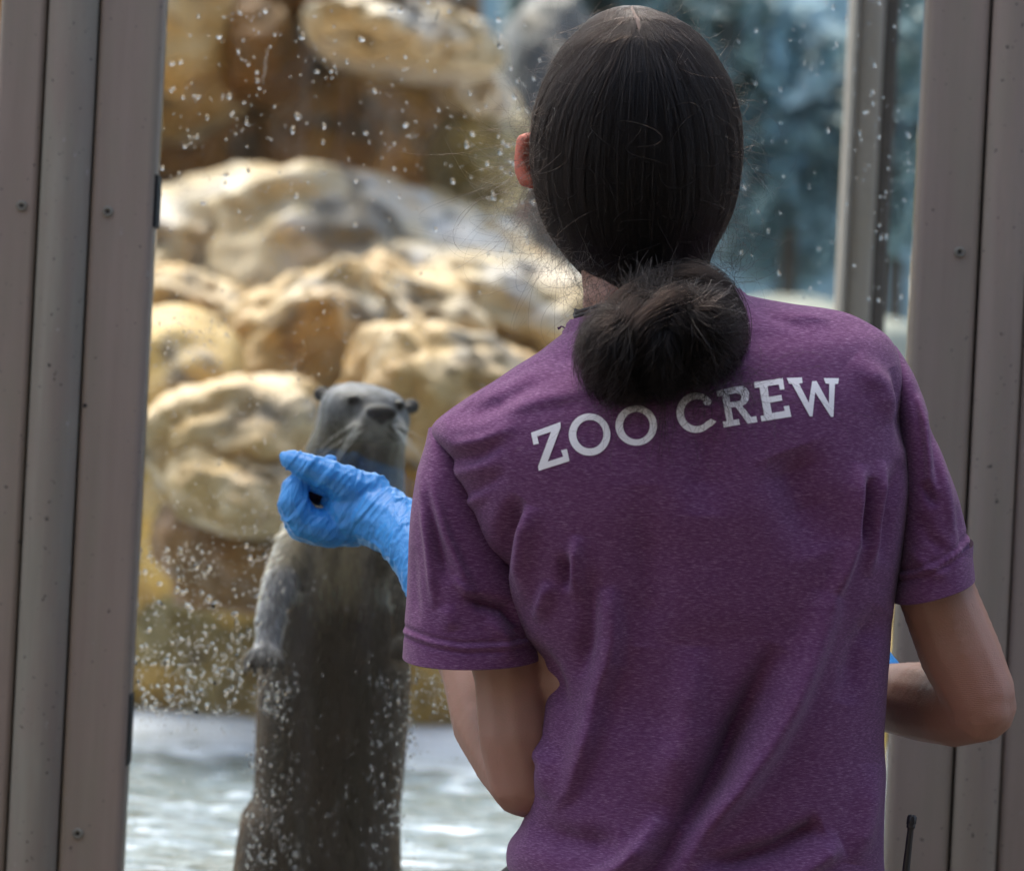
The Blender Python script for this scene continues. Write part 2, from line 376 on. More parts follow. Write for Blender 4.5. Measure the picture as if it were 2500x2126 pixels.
# ------------------------------------------------------------------ cladding either side of the window
YW = 0.50
def x_at(u, v=1063, Y=YW): return P(u, v, Y).x
def screw_at(u, v, Yf, parent, r=.0052, socket=True):
    c = P(u, v, Yf)
    prof = [(0, .0016), (r * .45, .0016), (r * .62, .0030), (r * .85, .0026), (r, 0)]
    V, F = [], []
    n = 16
    for i, (rr, h) in enumerate(prof):
        for k in range(n): V.append((c.x + max(rr, 1e-5) * math.cos(k * 2 * math.pi / n), Yf - h, c.z + max(rr, 1e-5) * math.sin(k * 2 * math.pi / n)))
    s = mesh('screw', V, grid_faces(len(prof), n), M_screw, parent)
    return s
def board(name, x0, x1, y0, y1, z0, z1, mat, parent, crown=0.0, bev=.003, ex=.75):
    """a vertical board; with a crown its face bulges towards the viewer"""
    n = 14; prof = []
    prof.append((x0, y1)); prof.append((x0, y0 + bev))
    for i in range(n + 1):
        t = i / n; x = x0 + bev + (x1 - x0 - 2 * bev) * t
        prof.append((x, y0 - crown * (1 - (2 * t - 1) ** 2) ** ex))
    prof.append((x1, y0 + bev)); prof.append((x1, y1))
    zs = np.linspace(z0, z1, 10); V = [(x, y, z) for z in zs for (x, y) in prof]
    F = grid_faces(len(zs), len(prof)); m = len(prof)
    F.append(list(range(m))[::-1]); F.append([(len(zs) - 1) * m + k for k in range(m)])
    o = mesh(name, V, F, mat, parent, smooth=True)
    return o
Z0, Z1 = 0.004, 2.5
xl = [x_at(-50), x_at(65), x_at(191), x_at(343.5)]
lw = thing('clad_wall', (x_at(200), YW, 0), 'brown board wall left of the window, with three screws', 'wall', 'cladding beside the window')
b1 = board('board', xl[0], xl[1] - .0015, YW, YW + .05, Z0, Z1, M_board, lw)
b2 = board('batten', xl[1] + .0015, xl[2] - .001, YW - .004, YW + .05, Z0, Z1, M_batten, lw, .010)
b3 = board('board', xl[2] + .001, xl[3], YW, YW + .05, Z0, Z1, M_board, lw)
V, F = box(xl[0], xl[3] - .004, YW + .052, YW + .07, Z0, Z1); mesh('backing', V, F, M_gasket, lw, smooth=False)
for i in range(4):
    board('board', xl[0] - .30 - .09 * (i + 1) * 1.6, xl[0] - .30 - .09 * i * 1.6 - .003, YW, YW + .05, Z0, Z1, M_board, lw)
s1 = screw_at(53, 503, YW, b1); s2 = screw_at(263, 517, YW, b3); s3 = screw_at(190, 2034, YW, b3)
for (u, v) in ((53, 503), (263, 517), (190, 2034)):
    c = P(u, v, YW - .0021); V = [(c.x + .0017 * math.cos(k * math.pi / 5), c.y, c.z + .0017 * math.sin(k * math.pi / 5)) for k in range(10)]
    mesh('socket', V, [list(range(10))[::-1]], M_socket, b1 if u == 53 else b3, smooth=False)
c = P(207, 990, YW - .0006); V = [(c.x + .0021 * math.cos(k * math.pi / 6), c.y, c.z + .0021 * math.sin(k * math.pi / 6)) for k in range(12)]
mesh('nail_hole', V, [list(range(12))[::-1]], M_socket, b3, smooth=False)
for (u0, u1, va, vb) in ((366, 378, 428, 556), (300, 311, 1690, 1866)):
    A = P(u0, va, YW + .03); B = P(u1, vb, YW + .03)
    xm = x_at(343.5); V, F = box(xm - .004, xm + (.0030 if va < 1000 else .0014), YW + .012, YW + .052, B.z, A.z, .001); mesh('gasket', V, F, M_gasket, lw, smooth=False)

xr = [x_at(2218), x_at(2370.5), x_at(2486), x_at(2640)]
rw = thing('clad_wall', (x_at(2400), YW, 0), 'brown board wall right of the window, behind the bare elbow', 'wall', 'cladding beside the window')
r1 = board('board', xr[0], xr[1] - .0015, YW, YW + .05, Z0, Z1, M_board, rw)
r2 = board('batten', xr[1] + .0015, xr[2] - .001, YW - .002, YW + .05, Z0, Z1, M_board, rw, .007)
r3 = board('board', xr[2] + .001, xr[3], YW, YW + .05, Z0, Z1, M_board, rw)
V, F = box(xr[0] + .004, xr[3], YW + .052, YW + .07, Z0, Z1); mesh('backing', V, F, M_gasket, rw, smooth=False)
for i in range(4):
    board('board', xr[3] + .002 + .144 * i, xr[3] + .002 + .144 * (i + 1) - .003, YW, YW + .05, Z0, Z1, M_board, rw)
screw_at(2343, 616, YW, r1)
c = P(2343, 616, YW - .0021); V = [(c.x + .0017 * math.cos(k * math.pi / 5), c.y, c.z + .0017 * math.sin(k * math.pi / 5)) for k in range(10)]
mesh('socket', V, [list(range(10))[::-1]], M_socket, r1, smooth=False)
V, F = box(-7, 7, -5.2, -5.0, .004, 4.6); tag(mesh('light_block_wall', V, F, M_board, smooth=False, origin=(0, -5, 0)), 'added unseen board wall behind the viewer, cutting light from the back', 'wall')  # added out of view to cut the sky light from behind
V, F = box(-1.6, 7, -5.0, -1.65, 2.75, 2.87); tag(mesh('sky_blocker', V, F, M_board, smooth=False, origin=(0, -3, 2.8)), 'added unseen canopy over the viewing deck, behind and above the viewer', 'sky_blocker')  # added out of view so less sky light reaches the back and boards
# low wall under the glass and beam over it, both outside the frame
V, F = box(xl[3] + .002, xr[0] - .002, YW + .01, .60, .004, .88, .004); tag(mesh('low_wall', V, F, M_board, smooth=False, origin=(0, .55, 0)), 'low brown wall under the window, below the frame', 'wall')

# ------------------------------------------------------------------ window pane with drops
YG = 0.565
gx0, gx1 = xl[3] - .002, xr[0] + .002
win = thing('window_pane', ((gx0 + gx1) / 2, YG, .88), 'large clear viewing window speckled with water drops, between the brown walls', 'window')
V, F = box(gx0, gx1, YG, YG + .012, .884, 2.5)
mesh('glass', V, F, M_glass, win, smooth=False)
def drops():
    pts = []
    def put(u, v, r, el=1.0): pts.append((u, v, r, el))
    zones = [  # (u0, u1, v0, v1, count, smallest, largest)
        (360, 1320, 0, 560, 330, .7, 2.4), (360, 1300, 0, 560, 150, .4, .9), (340, 1420, 560, 830, 170, .35, 1.1), (340, 560, 770, 900, 170, .4, 1.2),
        (680, 1080, 620, 940, 150, .35, 1.0), (330, 760, 900, 1400, 420, .35, 1.2), (420, 720, 1180, 1420, 260, .4, 1.3),
        (310, 700, 1330, 1740, 460, .6, 2.6), (310, 680, 1560, 1740, 330, .6, 2.1), (300, 680, 1600, 1790, 420, .35, .9), (320, 740, 1300, 1700, 420, .3, .8), (1010, 1110, 1600, 1760, 120, .35, .9), (300, 1260, 1740, 2126, 380, .3, 1.0),
        (600, 730, 1640, 2126, 380, .5, 1.9), (900, 1020, 1640, 2126, 340, .5, 1.7), (1000, 1100, 1620, 1740, 70, .5, 1.6), (700, 920, 1400, 2126, 90, .4, 1.4),
        (1740, 2250, 0, 740, 170, .6, 2.0), (2130, 2240, 0, 820, 50, .5, 1.6), (1170, 1300, 380, 640, 60, .7, 2.4), (2160, 2200, 1480, 2126, 30, .5, 1.5)]
    for (u0, u1, v0, v1, n, a, b) in zones:
        for _ in range(n):
            u, v = random.uniform(u0, u1), random.uniform(v0, v1)
            if noise.noise(Vector((u * .012, v * .012, 5))) < -.12 and random.random() < .75: continue
            r = a + (b - a) * random.random() ** 2.6; put(u, v, r, random.choice((1, 1, 1, 1.25, 1.6)))
            if r > .9 * b and random.random() < .5:
                for _k in range(random.randint(2, 5)): put(u + random.gauss(0, 9), v + random.gauss(0, 9), a + random.random() * .5)
    for (u, v0, v1, sl) in ((655, 110, 205, -.15), (1072, 25, 50, -.3), (480, 1380, 1395, -2), (1180, 940, 1110, .1)):
        for k in range(26):
            t = k / 25; put(u + (v1 - v0) * t * sl + random.gauss(0, 1.5), v0 + (v1 - v0) * t, .25 + .3 * random.random(), 1.8)
    Vs, Fs, n = [], [], 0
    bv, bf = ICO[2]
    keep = [i for i in range(len(bv)) if bv[i][1] <= .01]
    ph = 0
    for (u, v, r, el) in pts:
        c = P(u, v, YG - .0002); r *= .001
        w = np.array([1 + random.uniform(-.2, .2), random.uniform(.32, .6), el])
        Q = bv * r * w; 
        th = np.arctan2(bv[:, 2], bv[:, 0]); Q[:, [0, 2]] *= (1 + .16 * np.sin(2 * th + random.uniform(0, 6)) + .1 * np.sin(3 * th + random.uniform(0, 6)))[:, None]
        Q[:, 1] = np.minimum(Q[:, 1], 0.0)
        Vs.append(Q + np.array(c)); Fs += [[i + n for i in f] for f in bf]; n += len(bv)
    return np.concatenate(Vs), Fs
V, F = drops(); tag(mesh('water_drops', V, F, M_drop, win), kind='stuff')

# ------------------------------------------------------------------ rocks
BL = []
def boulder(u, v, ru, rv, Y, ry, mat, label, seed, tilt=0.0, amp=.16, flat=0.0, fr=1.6, sub=5, cat='rock', squash=2.4):
    if seed <= 13: Y += 1.1 * min(1, max(0, (1150 - v) / 500))
    if seed == 21: Y += 1.1
    if 7 <= seed <= 20: amp *= 1.2; fr *= 1.12
    BL.append((u, v, ru, rv, Y, ry, seed)); V0, F = ICO[sub]; c = np.array(P(u, v, Y)); rx, rz = px(ru, Y), px(rv, Y); out = np.empty_like(V0)
    ct, st = math.cos(tilt), math.sin(tilt); mn = min(rx, ry, rz)
    for i, p in enumerate(V0):
        q = np.sign(p) * np.abs(p) ** (2 / squash); q = q / (np.abs(q) ** 3).sum() ** (1 / 3) * .5 + p * .5
        s = Vector((p[0] * fr * rx / mn * .7, p[1] * fr * ry / mn * .7, p[2] * fr * rz / mn * .7)) + Vector((seed * 3.1, seed * 1.7, seed))
        d = noise.fractal(s, .9, 2.1, 5) * amp * 1.2 + abs(noise.noise(s * .6)) * amp * .9
        k = 1 + d
        out[i] = (q[0] * rx * k, q[1] * ry * k, q[2] * rz * (k + (-flat if p[2] > 0 else 0) * p[2]))
    x = out[:, 0] * ct - out[:, 2] * st; z = out[:, 0] * st + out[:, 2] * ct
    out[:, 0], out[:, 2] = x, z
    return tag(mesh('boulder', out + c, F, mat, origin=tuple(c)), label, cat, 'boulders of the otter exhibit')
def cliff():
    nu, nv = 300, 120; us = np.linspace(-1500, 1175, nu); vs = np.linspace(-700, 1900, nv); V = []
    for v in vs:
        for u in us:
            p = P(u, v, 4.8); q = Vector((p.x * 2.2, p.z * 2.2, 4))
            y = 4.85 - .22 * noise.fractal(q, .9, 2, 5) - .12 * abs(noise.noise(q * 2.3))
            if v > 1100: y -= (v - 1100) / 800 * .35
            if u > 1300: y += (u - 1300) / 450 * .8
            V.append((p.x, y, p.z))
    F = [f[::-1] for f in grid_faces(nv, nu, False)]
    return V, F
V, F = cliff(); tag(mesh('rock_wall', V, F, M_brown, origin=tuple(P(900, 1700, 3.7))), 'rust brown rock face behind all the boulders', 'rock wall')
boulder(405, 90, 215, 235, 3.30, .34, M_cream, 'cream boulder at the top left, beside the brown board wall', 1, 0, .13)
boulder(985, 108, 225, 78, 2.85, .42, M_pale, 'cream overhanging ledge above the dark brown hollow', 2, R(-6), .14)
boulder(640, 120, 110, 130, 3.25, .24, M_brown, 'brown and olive knob right of the top left cream boulder', 3)
boulder(800, -10, 150, 78, 3.25, .25, M_brown, 'dark brown rock at the top edge above the cream ledge', 4)
boulder(1165, 245, 95, 62, 3.10, .20, M_pale, 'small whitish rock at the right end of the cream ledge', 5, R(-24))
boulder(1180, 390, 120, 125, 3.2, .24, M_olive, 'olive tan block under the small whitish rock, left of the ear', 6)
boulder(790, 680, 450, 240, 2.90, .50, M_pale, 'biggest cream boulder, its wide arched top under the brown hollow', 7, R(-5), .15)
boulder(380, 640, 190, 110, 2.70, .30, M_pale, 'whitish boulder at the left edge of the window, below the hollow', 8, R(8))
boulder(965, 810, 195, 150, 2.30, .24, M_cream, 'peaked tan rock right above the otter, in front of the whitish slab', 9, R(-12), .2)
boulder(1230, 760, 310, 120, 2.65, .34, M_pale, 'long whitish wet slab beside the neck of the person', 10, R(-10), .12)
boulder(440, 800, 210, 130, 2.45, .28, M_cream, 'rounded cream boulder at the left edge, under the whitish one', 11, R(-12))
boulder(690, 860, 260, 150, 2.25, .26, M_cream, 'sloping cream rock left of the head of the otter', 12, R(30), .19)
boulder(1090, 970, 230, 160, 2.10, .24, M_cream, 'tan rock between the head of the otter and the purple shoulder', 13, R(-15))
boulder(400, 1010, 220, 240, 2.40, .18, M_ochre, 'plain ochre rock face beside the left board wall', 14, 0, .08)
boulder(565, 1062, 225, 128, 2.15, .17, M_cream, 'small boulder with whitish top left of the blue glove', 15, R(14), .14)
boulder(585, 1195, 165, 108, 2.10, .17, M_cream, 'lower small boulder with whitish top, under its twin', 16, R(-8), .14)
boulder(620, 1340, 220, 150, 2.25, .16, M_brown, 'dark brown rock under the two small whitish boulders', 17, 0, .15)
boulder(400, 1450, 260, 330, 3.0, .22, M_ochre, 'tall ochre rock rising from the water at the left', 18, 0, .10)
boulder(600, 1640, 420, 230, 3.2, .22, M_olive, 'olive brown rock along the waterline, left of the otter', 19, 0, .12)
boulder(1090, 1440, 320, 400, 3.0, .22, M_ochre, 'ochre rock behind the otter, mostly hidden by the sleeve', 20, 0, .12)
boulder(2300, 1750, 330, 480, 2.5, .3, M_ochre, 'ochre rock seen in the slit between the shirt and the right wall', 41, 0, .12)
boulder(1330, 330, 130, 330, 4.05, .25, M_grey, 'dark grey rock behind the ear and left side of the hair', 21, 0, .14)

def slope():
    nu, nv = 330, 210; us = np.linspace(-1200, 1560, nu); vs = np.linspace(455, 2080, nv); U, V_ = np.meshgrid(us, vs)
    Y0 = 3.45 - (V_ - 500) / 1250 * .35; Y0 = Y0 + 1.1 * np.clip((1150 - V_) / 500, 0, 1); acc = np.exp(-12 * Y0)
    for (u, v, ru, rv, Y, ry, sd_) in BL:
        if 7 <= sd_ <= 20:
            d2 = ((U - u) / (ru * 1.15)) ** 2 + ((V_ - v) / (rv * 1.15)) ** 2; acc += np.exp(-12 * (Y0 - (Y0 - (Y - ry * .86)) * np.exp(-.85 * d2)))
    Yf = -np.log(acc) / 12; Vv = []
    for i in range(nv):
        for j in range(nu):
            p = P(U[i, j], V_[i, j], 3.0); q = Vector((p.x * 3, 1.5, p.z * 3)); y = Yf[i, j] - .10 * noise.fractal(q, .9, 2.1, 5) - .05 * abs(noise.noise(q * 3)); pp = P(U[i, j], V_[i, j], y); Vv.append((pp.x, y, pp.z))
    F = [f[::-1] for f in grid_faces(nv, nu, False)]
    F = [f for f in F if V_.flat[f[0]] > 455 + max(0, U.flat[f[0]] - 1060) * .62]
    o = mesh('rock_slope', Vv, F, M_cream, origin=tuple(P(900, 1300, 3.0))); o.data.materials.append(M_ochre); o.data.materials.append(M_olive)
    mi = []
    for f in F:
        i, j = divmod(f[0], nu); e = V_[i, j] + 130 * noise.noise(Vector((U[i, j] * .006, V_[i, j] * .006, 3))); mi.append(0 if e < 1180 else (1 if e < 1480 else 2))
    o.data.polygons.foreach_set('material_index', mi)
    tag(o, 'continuous tan and ochre rock face between and behind the boulders', 'rock face')
slope()
# ------------------------------------------------------------------ beyond: backdrop, ledge, shrubs, corner post
V, F = box(-.5, 4.2, 8.0, 8.2, -.1, 4.5); tag(mesh('reflection_backdrop', V, F, M_backdrop, smooth=False, origin=(1.8, 8, 0)), 'added pale blue backdrop behind the shrubs, for reflections right of the hair', 'wall')  # added backdrop, its pale blue standing in for reflections on the glass
zt = ZW - .2
boulder(1880, 915, 440, 175, 5.6, .5, M_ledge, 'pale rock bank behind the right shoulder', 31, 0, .06)
def shrub(u, v, ru, rv, Y, n, mat, label, size=.06, bot=1.0):
    c = P(u, v, Y); base = Vector((c.x, Y, zt)); t = thing('shrub', base, label, 'shrub', 'shrubs beyond the window')
    Vs, Fs = [], []
    for i in range(n):
        while True:
            p = Vector((random.uniform(-1, 1), random.uniform(-1, 1), random.uniform(-1, 1)))
            if p.length < 1: break
        if noise.noise(Vector((p.x * 2.2 + u, p.y * 2, p.z * 2.2))) < -.15: continue
        q = c + Vector((p.x * px(ru, Y), p.y * .3, p.z * px(rv, Y)))
        a = Vector((random.gauss(0, 1), random.gauss(0, 1), random.gauss(0, 1))).normalized(); b = a.orthogonal().normalized()
        s = size * random.uniform(.6, 1.3); k = len(Vs)
        Vs += [q - a * s, q + b * s * .4 + a * s * .1, q + a * s, q - b * s * .4 + a * s * .1]; Fs.append((k, k + 1, k + 2, k + 3))
    mesh('crown', Vs, Fs, mat, t, smooth=False)
    V, F = tube([base, base.lerp(c, .5) + Vector((.03, 0, 0)), c], [.03, .025, .015], 8); mesh('stem', V, F, M_bark, t)
    return t
shrub(1560, 60, 330, 330, 6.4, 2200, M_leaf, 'dark shrub above and behind the head')
shrub(1930, 250, 230, 300, 6.6, 1300, M_leaf2, 'dark green shrub between the hair and the tan post')
shrub(1900, 500, 260, 200, 6.9, 900, M_leaf2, 'blue green shrub low over the pale ledge')
shrub(2190, 250, 120, 420, 6.3, 700, M_leaf, 'green shrub seen in the gap right of the tan post')
def bar(v, u0, u1, Y, h, label):  # plain grey bars set where two pale mauve patches lie
    A, B = P(u0, v, Y), P(u1, v, Y); V, F = box(A.x, B.x, Y, Y + .05, A.z - px(h, Y) / 2, A.z + px(h, Y) / 2, .01)
    tag(mesh('bar', V, F, M_bar, smooth=False, origin=tuple(A)), label, 'bar', 'grey bars behind the rocks')
bar(70, 1235, 1520, 5.7, 60, 'wider upper grey rail at the top, left of the hair')
bar(150, 1235, 1520, 5.7, 34, 'thinner lower grey rail left of the hair')
YP = 1.35
pa, pb = P(2065, 380, YP), P(2145, 380, YP)
post = thing('corner_post', ((pa.x + pb.x) / 2, YP, .4), 'tan corner post behind the glass, above the right shoulder', 'post')
board('post_face', pa.x, pb.x - .03, YP, YP + .06, .4, 2.6, M_post, post, .006, .001, 1.0)
board('post_edge', pb.x - .028, pb.x, YP + .008, YP + .06, .4, 2.6, M_post, post, .003, .001)
pc = P(2182, 380, YP + .2); board('shadow_strip', pb.x + .002, pb.x + .020, YP + .03, YP + .10, .4, 2.6, M_strip_shade, post)  # dark board painted as the shaded gap beside the post

# ------------------------------------------------------------------ the person
per = thing('person', (P(1690, 1600, .06).x, .06, 0.004), 'person seen from behind in purple lettered shirt, dark hair tied low, blue glove raised', 'person')

def seg_dist(U, V, pts):
    """distance to a polyline and the place along it (0..1)"""
    best = np.full(U.shape, 1e9); tt = np.zeros(U.shape); sg = np.zeros(U.shape); n = len(pts) - 1
    for i in range(n):
        (x0, y0), (x1, y1) = pts[i], pts[i + 1]; dx, dy = x1 - x0, y1 - y0; L2 = dx * dx + dy * dy
        t = np.clip(((U - x0) * dx + (V - y0) * dy) / L2, 0, 1); ex, ey = U - x0 - t * dx, V - y0 - t * dy
        d = np.hypot(ex, ey); m = d < best
        best = np.where(m, d, best); tt = np.where(m, (i + t) / n, tt); sg = np.where(m, np.sign(ex * dy - ey * dx), sg)
    return best, tt, sg
def folds(U, V, L, gain=2.6):
    """L: (points, height in mm, width px, skew); skew > 0 makes one flank steeper"""
    d = np.zeros(U.shape)
    for pts, h, w, sk in L:
        dist, t, sg = seg_dist(U, V, pts)
        ww = .85 * w * (1 + sk * sg); d += gain * h * .001 * np.exp(-(dist / ww) ** 2) * np.clip(np.minimum(t, 1 - t) * 3.2, 0.0, 1) ** .8
    return d
def soft(U, V, s, a, seed):
    """smooth random undulation from a few sine sheets"""
    r = np.random.default_rng(seed); o = np.zeros(U.shape)
    for k in range(14):
        th = r.uniform(0, 6.28); f = r.uniform(.5, 2.2) / s; o += np.sin((U * math.cos(th) + V * math.sin(th)) * f + r.uniform(0, 6.28)) / 14 ** .5
    return o * a
TF = [
    ([(1480, 1420), (1489, 1461), (1499, 1543), (1494, 1601), (1470, 1678), (1451, 1765), (1427, 1832), (1393, 1904), (1340, 1960)], 6.5, 34, -.45),
    ([(2010, 1440), (1991, 1485), (1943, 1601), (1894, 1707), (1841, 1803), (1779, 1890), (1682, 1991), (1624, 2064), (1560, 2150), (1500, 2260)], 9.5, 40, 0),
    ([(1880, 1560), (1827, 1663), (1779, 1760), (1730, 1871), (1658, 2001), (1615, 2059), (1560, 2135), (1490, 2250)], -12, 38, 0),
    ([(1600, 1960), (1557, 2025), (1509, 2073), (1440, 2110), (1330, 2130)], 7, 32, .3),
    ([(1290, 2010), (1400, 2030), (1500, 2030)], -5, 40, 0),
    ([(1985, 1985), (1967, 1991), (1875, 2035), (1769, 2064), (1690, 2070)], -6, 26, 0),
    ([(2030, 2030), (1981, 2049), (1899, 2102), (1800, 2170)], 6, 34, 0),
    ([(2080, 1130), (2067, 1185), (2057, 1312), (2020, 1414), (1990, 1480)], 4.5, 22, 0),
    ([(2130, 1120), (2123, 1190), (2108, 1312), (2095, 1400)], 3.5, 18, 0),
    ([(2100, 1160), (2092, 1240), (2085, 1330)], -4, 16, 0),
    ([(1900, 1100), (1930, 1180), (1985, 1338)], -6, 75, 0),
    ([(1056, 1046), (1100, 1012), (1150, 978), (1205, 944), (1265, 905), (1312, 878), (1352, 842), (1385, 818)], .9, 7, 0), ([(1800, 730), (1930, 752), (2060, 776), (2120, 803), (2180, 850)], .9, 7, 0),
    ([(1050, 1085), (1091, 1121), (1158, 1113), (1238, 1077)], -2.4, 19, 0),
    ([(1060, 1060), (1120, 1085), (1180, 1075), (1260, 1040)], 2.0, 20, 0),
    ([(1095, 1160), (1150, 1150), (1230, 1125)], 1.6, 20, 0),
    ([(1120, 1245), (1150, 1228), (1198, 1196)], 1.8, 18, 0),
    ([(1140, 1215), (1185, 1180), (1240, 1150)], -1.4, 18, 0),
    ([(1275, 1210), (1252, 1248), (1234, 1295), (1214, 1398), (1225, 1460)], -6.5, 22, 0),
    ([(1300, 1230), (1290, 1290), (1278, 1380), (1290, 1470)], 4, 24, 0),
    ([(1150, 1275), (1170, 1330), (1190, 1400)], 3.5, 14, 0),
    ([(1090, 1035), (1218, 985), (1330, 930)], -3.2, 26, 0), ([(1130, 1000), (1250, 945), (1360, 890)], 2.6, 24, 0),
    ([(1210, 1000), (1320, 975), (1440, 950)], 2.6, 28, 0), ([(1300, 900), (1400, 870), (1470, 860)], -2.4, 22, 0),
    ([(1407, 1300), (1405, 1370), (1402, 1450)], 3.5, 20, 0), ([(1378, 1340), (1376, 1430)], -3.5, 16, 0),
    ([(1345, 1410), (1335, 1450), (1312, 1510)], 3.5, 18, 0), ([(1440, 1380), (1436, 1520), (1420, 1640)], -3, 24, 0),
    ([(1290, 1560), (1340, 1620), (1380, 1720)], -4, 26, 0), ([(1300, 1800), (1340, 1850), (1330, 1930)], 4, 30, 0),
    ([(1880, 740), (1930, 770), (2010, 785)], 2.5, 16, 0), ([(1830, 745), (1880, 785), (1960, 815)], -2, 16, 0),
    ([(2060, 880), (2130, 940), (2165, 1030)], 3, 34, 0), ([(2160, 900), (2185, 1000), (2195, 1100)], -3, 22, 0),
    ([(2180, 1120), (2150, 1230), (2130, 1370)], -3, 22, 0), ([(2140, 1480), (2080, 1560), (2040, 1700)], -4, 40, 0), ([(2120, 1850), (2090, 1980), (2060, 2080)], 3.5, 36, 0),
    ([(1560, 1180), (1570, 1420), (1560, 1560)], -3.5, 60, 0), ([(1680, 1560), (1660, 1760), (1600, 1930)], 4, 50, 0), ([(1700, 1000), (1700, 1250)], -3, 60, 0),
]
TROWS = [(1392, 790, 1800, 716, .058, .070), (1381, 806, 1853, 728, .066, .068), (1349, 831, 1924, 742, .075, .064), (1309, 862, 2006, 753, .083, .060),
    (1258, 894, 2067, 766, .090, .057), (1198, 934, 2123, 792, .097, .055), (1139, 970, 2165, 820, .104, .052), (1091, 1003, 2187, 852, .109, .050),
    (1058, 1033, 2198, 892, .113, .048), (1050, 1058, 2202, 932, .116, .046), (1062, 1088, 2203, 974, .118, .045), (1079, 1129, 2204, 1022, .120, .045),
    (1119, 1200, 2210, 1105, .121, .045), (1150, 1271, 2216, 1190, .120, .045), (1198, 1383, 2205, 1292, .117, .048), (1262, 1528, 2185, 1425, .112, .052),
    (1300, 1600, 2172, 1520, .108, .056), (1328, 1668, 2161, 1640, .106, .058), (1318, 1722, 2157, 1722, .106, .060), (1301, 1793, 2155, 1800, .107, .060),
    (1292, 1880, 2160, 1880, .109, .060), (1286, 1970, 2157, 1977, .112, .060), (1268, 2020, 2155, 2020, .114, .060), (1240, 2060, 2154, 2066, .116, .060),
    (1233, 2097, 2155, 2097, .117, .060), (1238, 2140, 2158, 2140, .118, .060), (1250, 2260, 2165, 2260, .118, .060), (1246, 2420, 2170, 2420, .116, .060)]
V, F = loft(TROWS, 480, 520, 2.5, lambda U, W_: folds(U, W_, TF) + soft(U, W_, 55, .0007, 3) + soft(U, W_, 160, .0016, 4), caps=(False, False))
shirt = mesh('shirt', V, F, M_shirt, per)
BV = BVHTree.FromPolygons([Vector(v) for v in V.tolist()], F)

# sleeves, each with its turned hem and stitch line
LSF = [([(1027, 1130), (1047, 1295), (1059, 1400), (1065, 1480)], 5, 13, 0), ([(1050, 1150), (1091, 1295), (1131, 1390), (1160, 1440)], 5, 14, 0),
    ([(1040, 1200), (1075, 1330), (1100, 1420)], -4.5, 13, 0), ([(1140, 1440), (1175, 1462), (1237, 1480), (1295, 1560)], -9, 17, 0),
    ([(1110, 1400), (1140, 1435), (1180, 1450)], 5, 11, 0), ([(1010, 1330), (1012, 1430), (1020, 1520)], -3, 16, 0), ([(1190, 1500), (1230, 1540), (1250, 1600)], 4, 18, 0), ([(1090, 1470), (1110, 1530)], 3, 22, 0)]
def hem(h0, hw, amp):
    def f(T): return amp * (np.exp(-((T - h0) / hw) ** 2)) - amp * .9 * np.exp(-((T - h0 - hw * 1.8) / (hw * .8)) ** 2)
    return f
LROWS = [(1046, 1044, 1066, 1040, .012, .046), (1037, 1085, 1105, 1075, .034, .046), (1021, 1142, 1150, 1130, .047, .046), (1009, 1208, 1190, 1195, .054, .047), (1000, 1295, 1235, 1290, .058, .048),
    (994, 1398, 1290, 1400, .060, .050), (989, 1500, 1318, 1500, .062, .052), (986, 1555, 1322, 1552, .064, .054), (982, 1602, 1325, 1598, .066, .055)]
def sleeve(rows, FL, hemline, seed, sag):
    def dsp(U, W_):
        dist, t, sg = seg_dist(U, W_, hemline)
        return folds(U, W_, FL, 1.25) + soft(U, W_, 40, .0006, seed) + .0016 * np.exp(-(dist / 6) ** 2) * (1 + .3 * np.sin(U * .5)) - .0014 * np.exp(-((dist * sg - 12) / 6) ** 2) - .0014 * np.exp(-((dist * sg + 12) / 6) ** 2)
    V, F = loft(rows, 170, 200, 2.2, dsp, caps=(False, False), sag=sag)
    nr, na = 170, 200
    X = V.reshape(nr, na, 3); last = X[-1]; ctr = last.mean(0)   # turned-in hem
    r1 = ctr + (last - ctr) * .965 + np.array([0, 0, -.0008]); r2 = ctr + (last - ctr) * .93 + np.array([0, 0, .004]); r3 = ctr + (last - ctr) * .92 + np.array([0, 0, .03])
    V = np.concatenate([V, r1, r2, r3]); return V, grid_faces(nr + 3, na)
V, F = sleeve(LROWS, LSF, [(960, 1528), (989, 1540), (1059, 1560), (1135, 1571), (1237, 1567), (1330, 1552)], 11, 22)
sl1 = mesh('sleeve', V, F, M_shirt, shirt)
RSF = [([(2225, 960), (2238, 1030), (2247, 1120), (2249, 1195)], 6, 12, .3), ([(2236, 1170), (2252, 1205), (2266, 1235)], -5, 15, 0), ([(2262, 1010), (2268, 1100), (2270, 1190)], -4, 12, 0),
    ([(2275, 1080), (2297, 1210), (2310, 1300)], 3.5, 16, 0), ([(2225, 1250), (2250, 1310), (2300, 1350)], -3, 20, 0), ([(2205, 1330), (2240, 1380), (2300, 1400)], 3, 18, 0), ([(2320, 1230), (2335, 1310), (2340, 1350)], -3, 14, 0)]
RROWS = [(2150, 848, 2186, 844, .010, .050), (2160, 884, 2211, 882, .022, .050), (2168, 924, 2234, 924, .035, .050), (2176, 1000, 2261, 1004, .046, .050), (2180, 1075, 2282, 1070, .052, .050), (2184, 1170, 2315, 1150, .056, .050),
    (2182, 1270, 2345, 1240, .058, .052), (2178, 1365, 2364, 1322, .060, .053), (2172, 1432, 2372, 1372, .062, .054), (2170, 1464, 2376, 1406, .063, .055)]
V, F = sleeve(RROWS, RSF, [(2160, 1405), (2215, 1395), (2265, 1377), (2320, 1345), (2350, 1322), (2375, 1300)], 12, 18)
sl2 = mesh('sleeve', V, F, M_shirt, shirt)
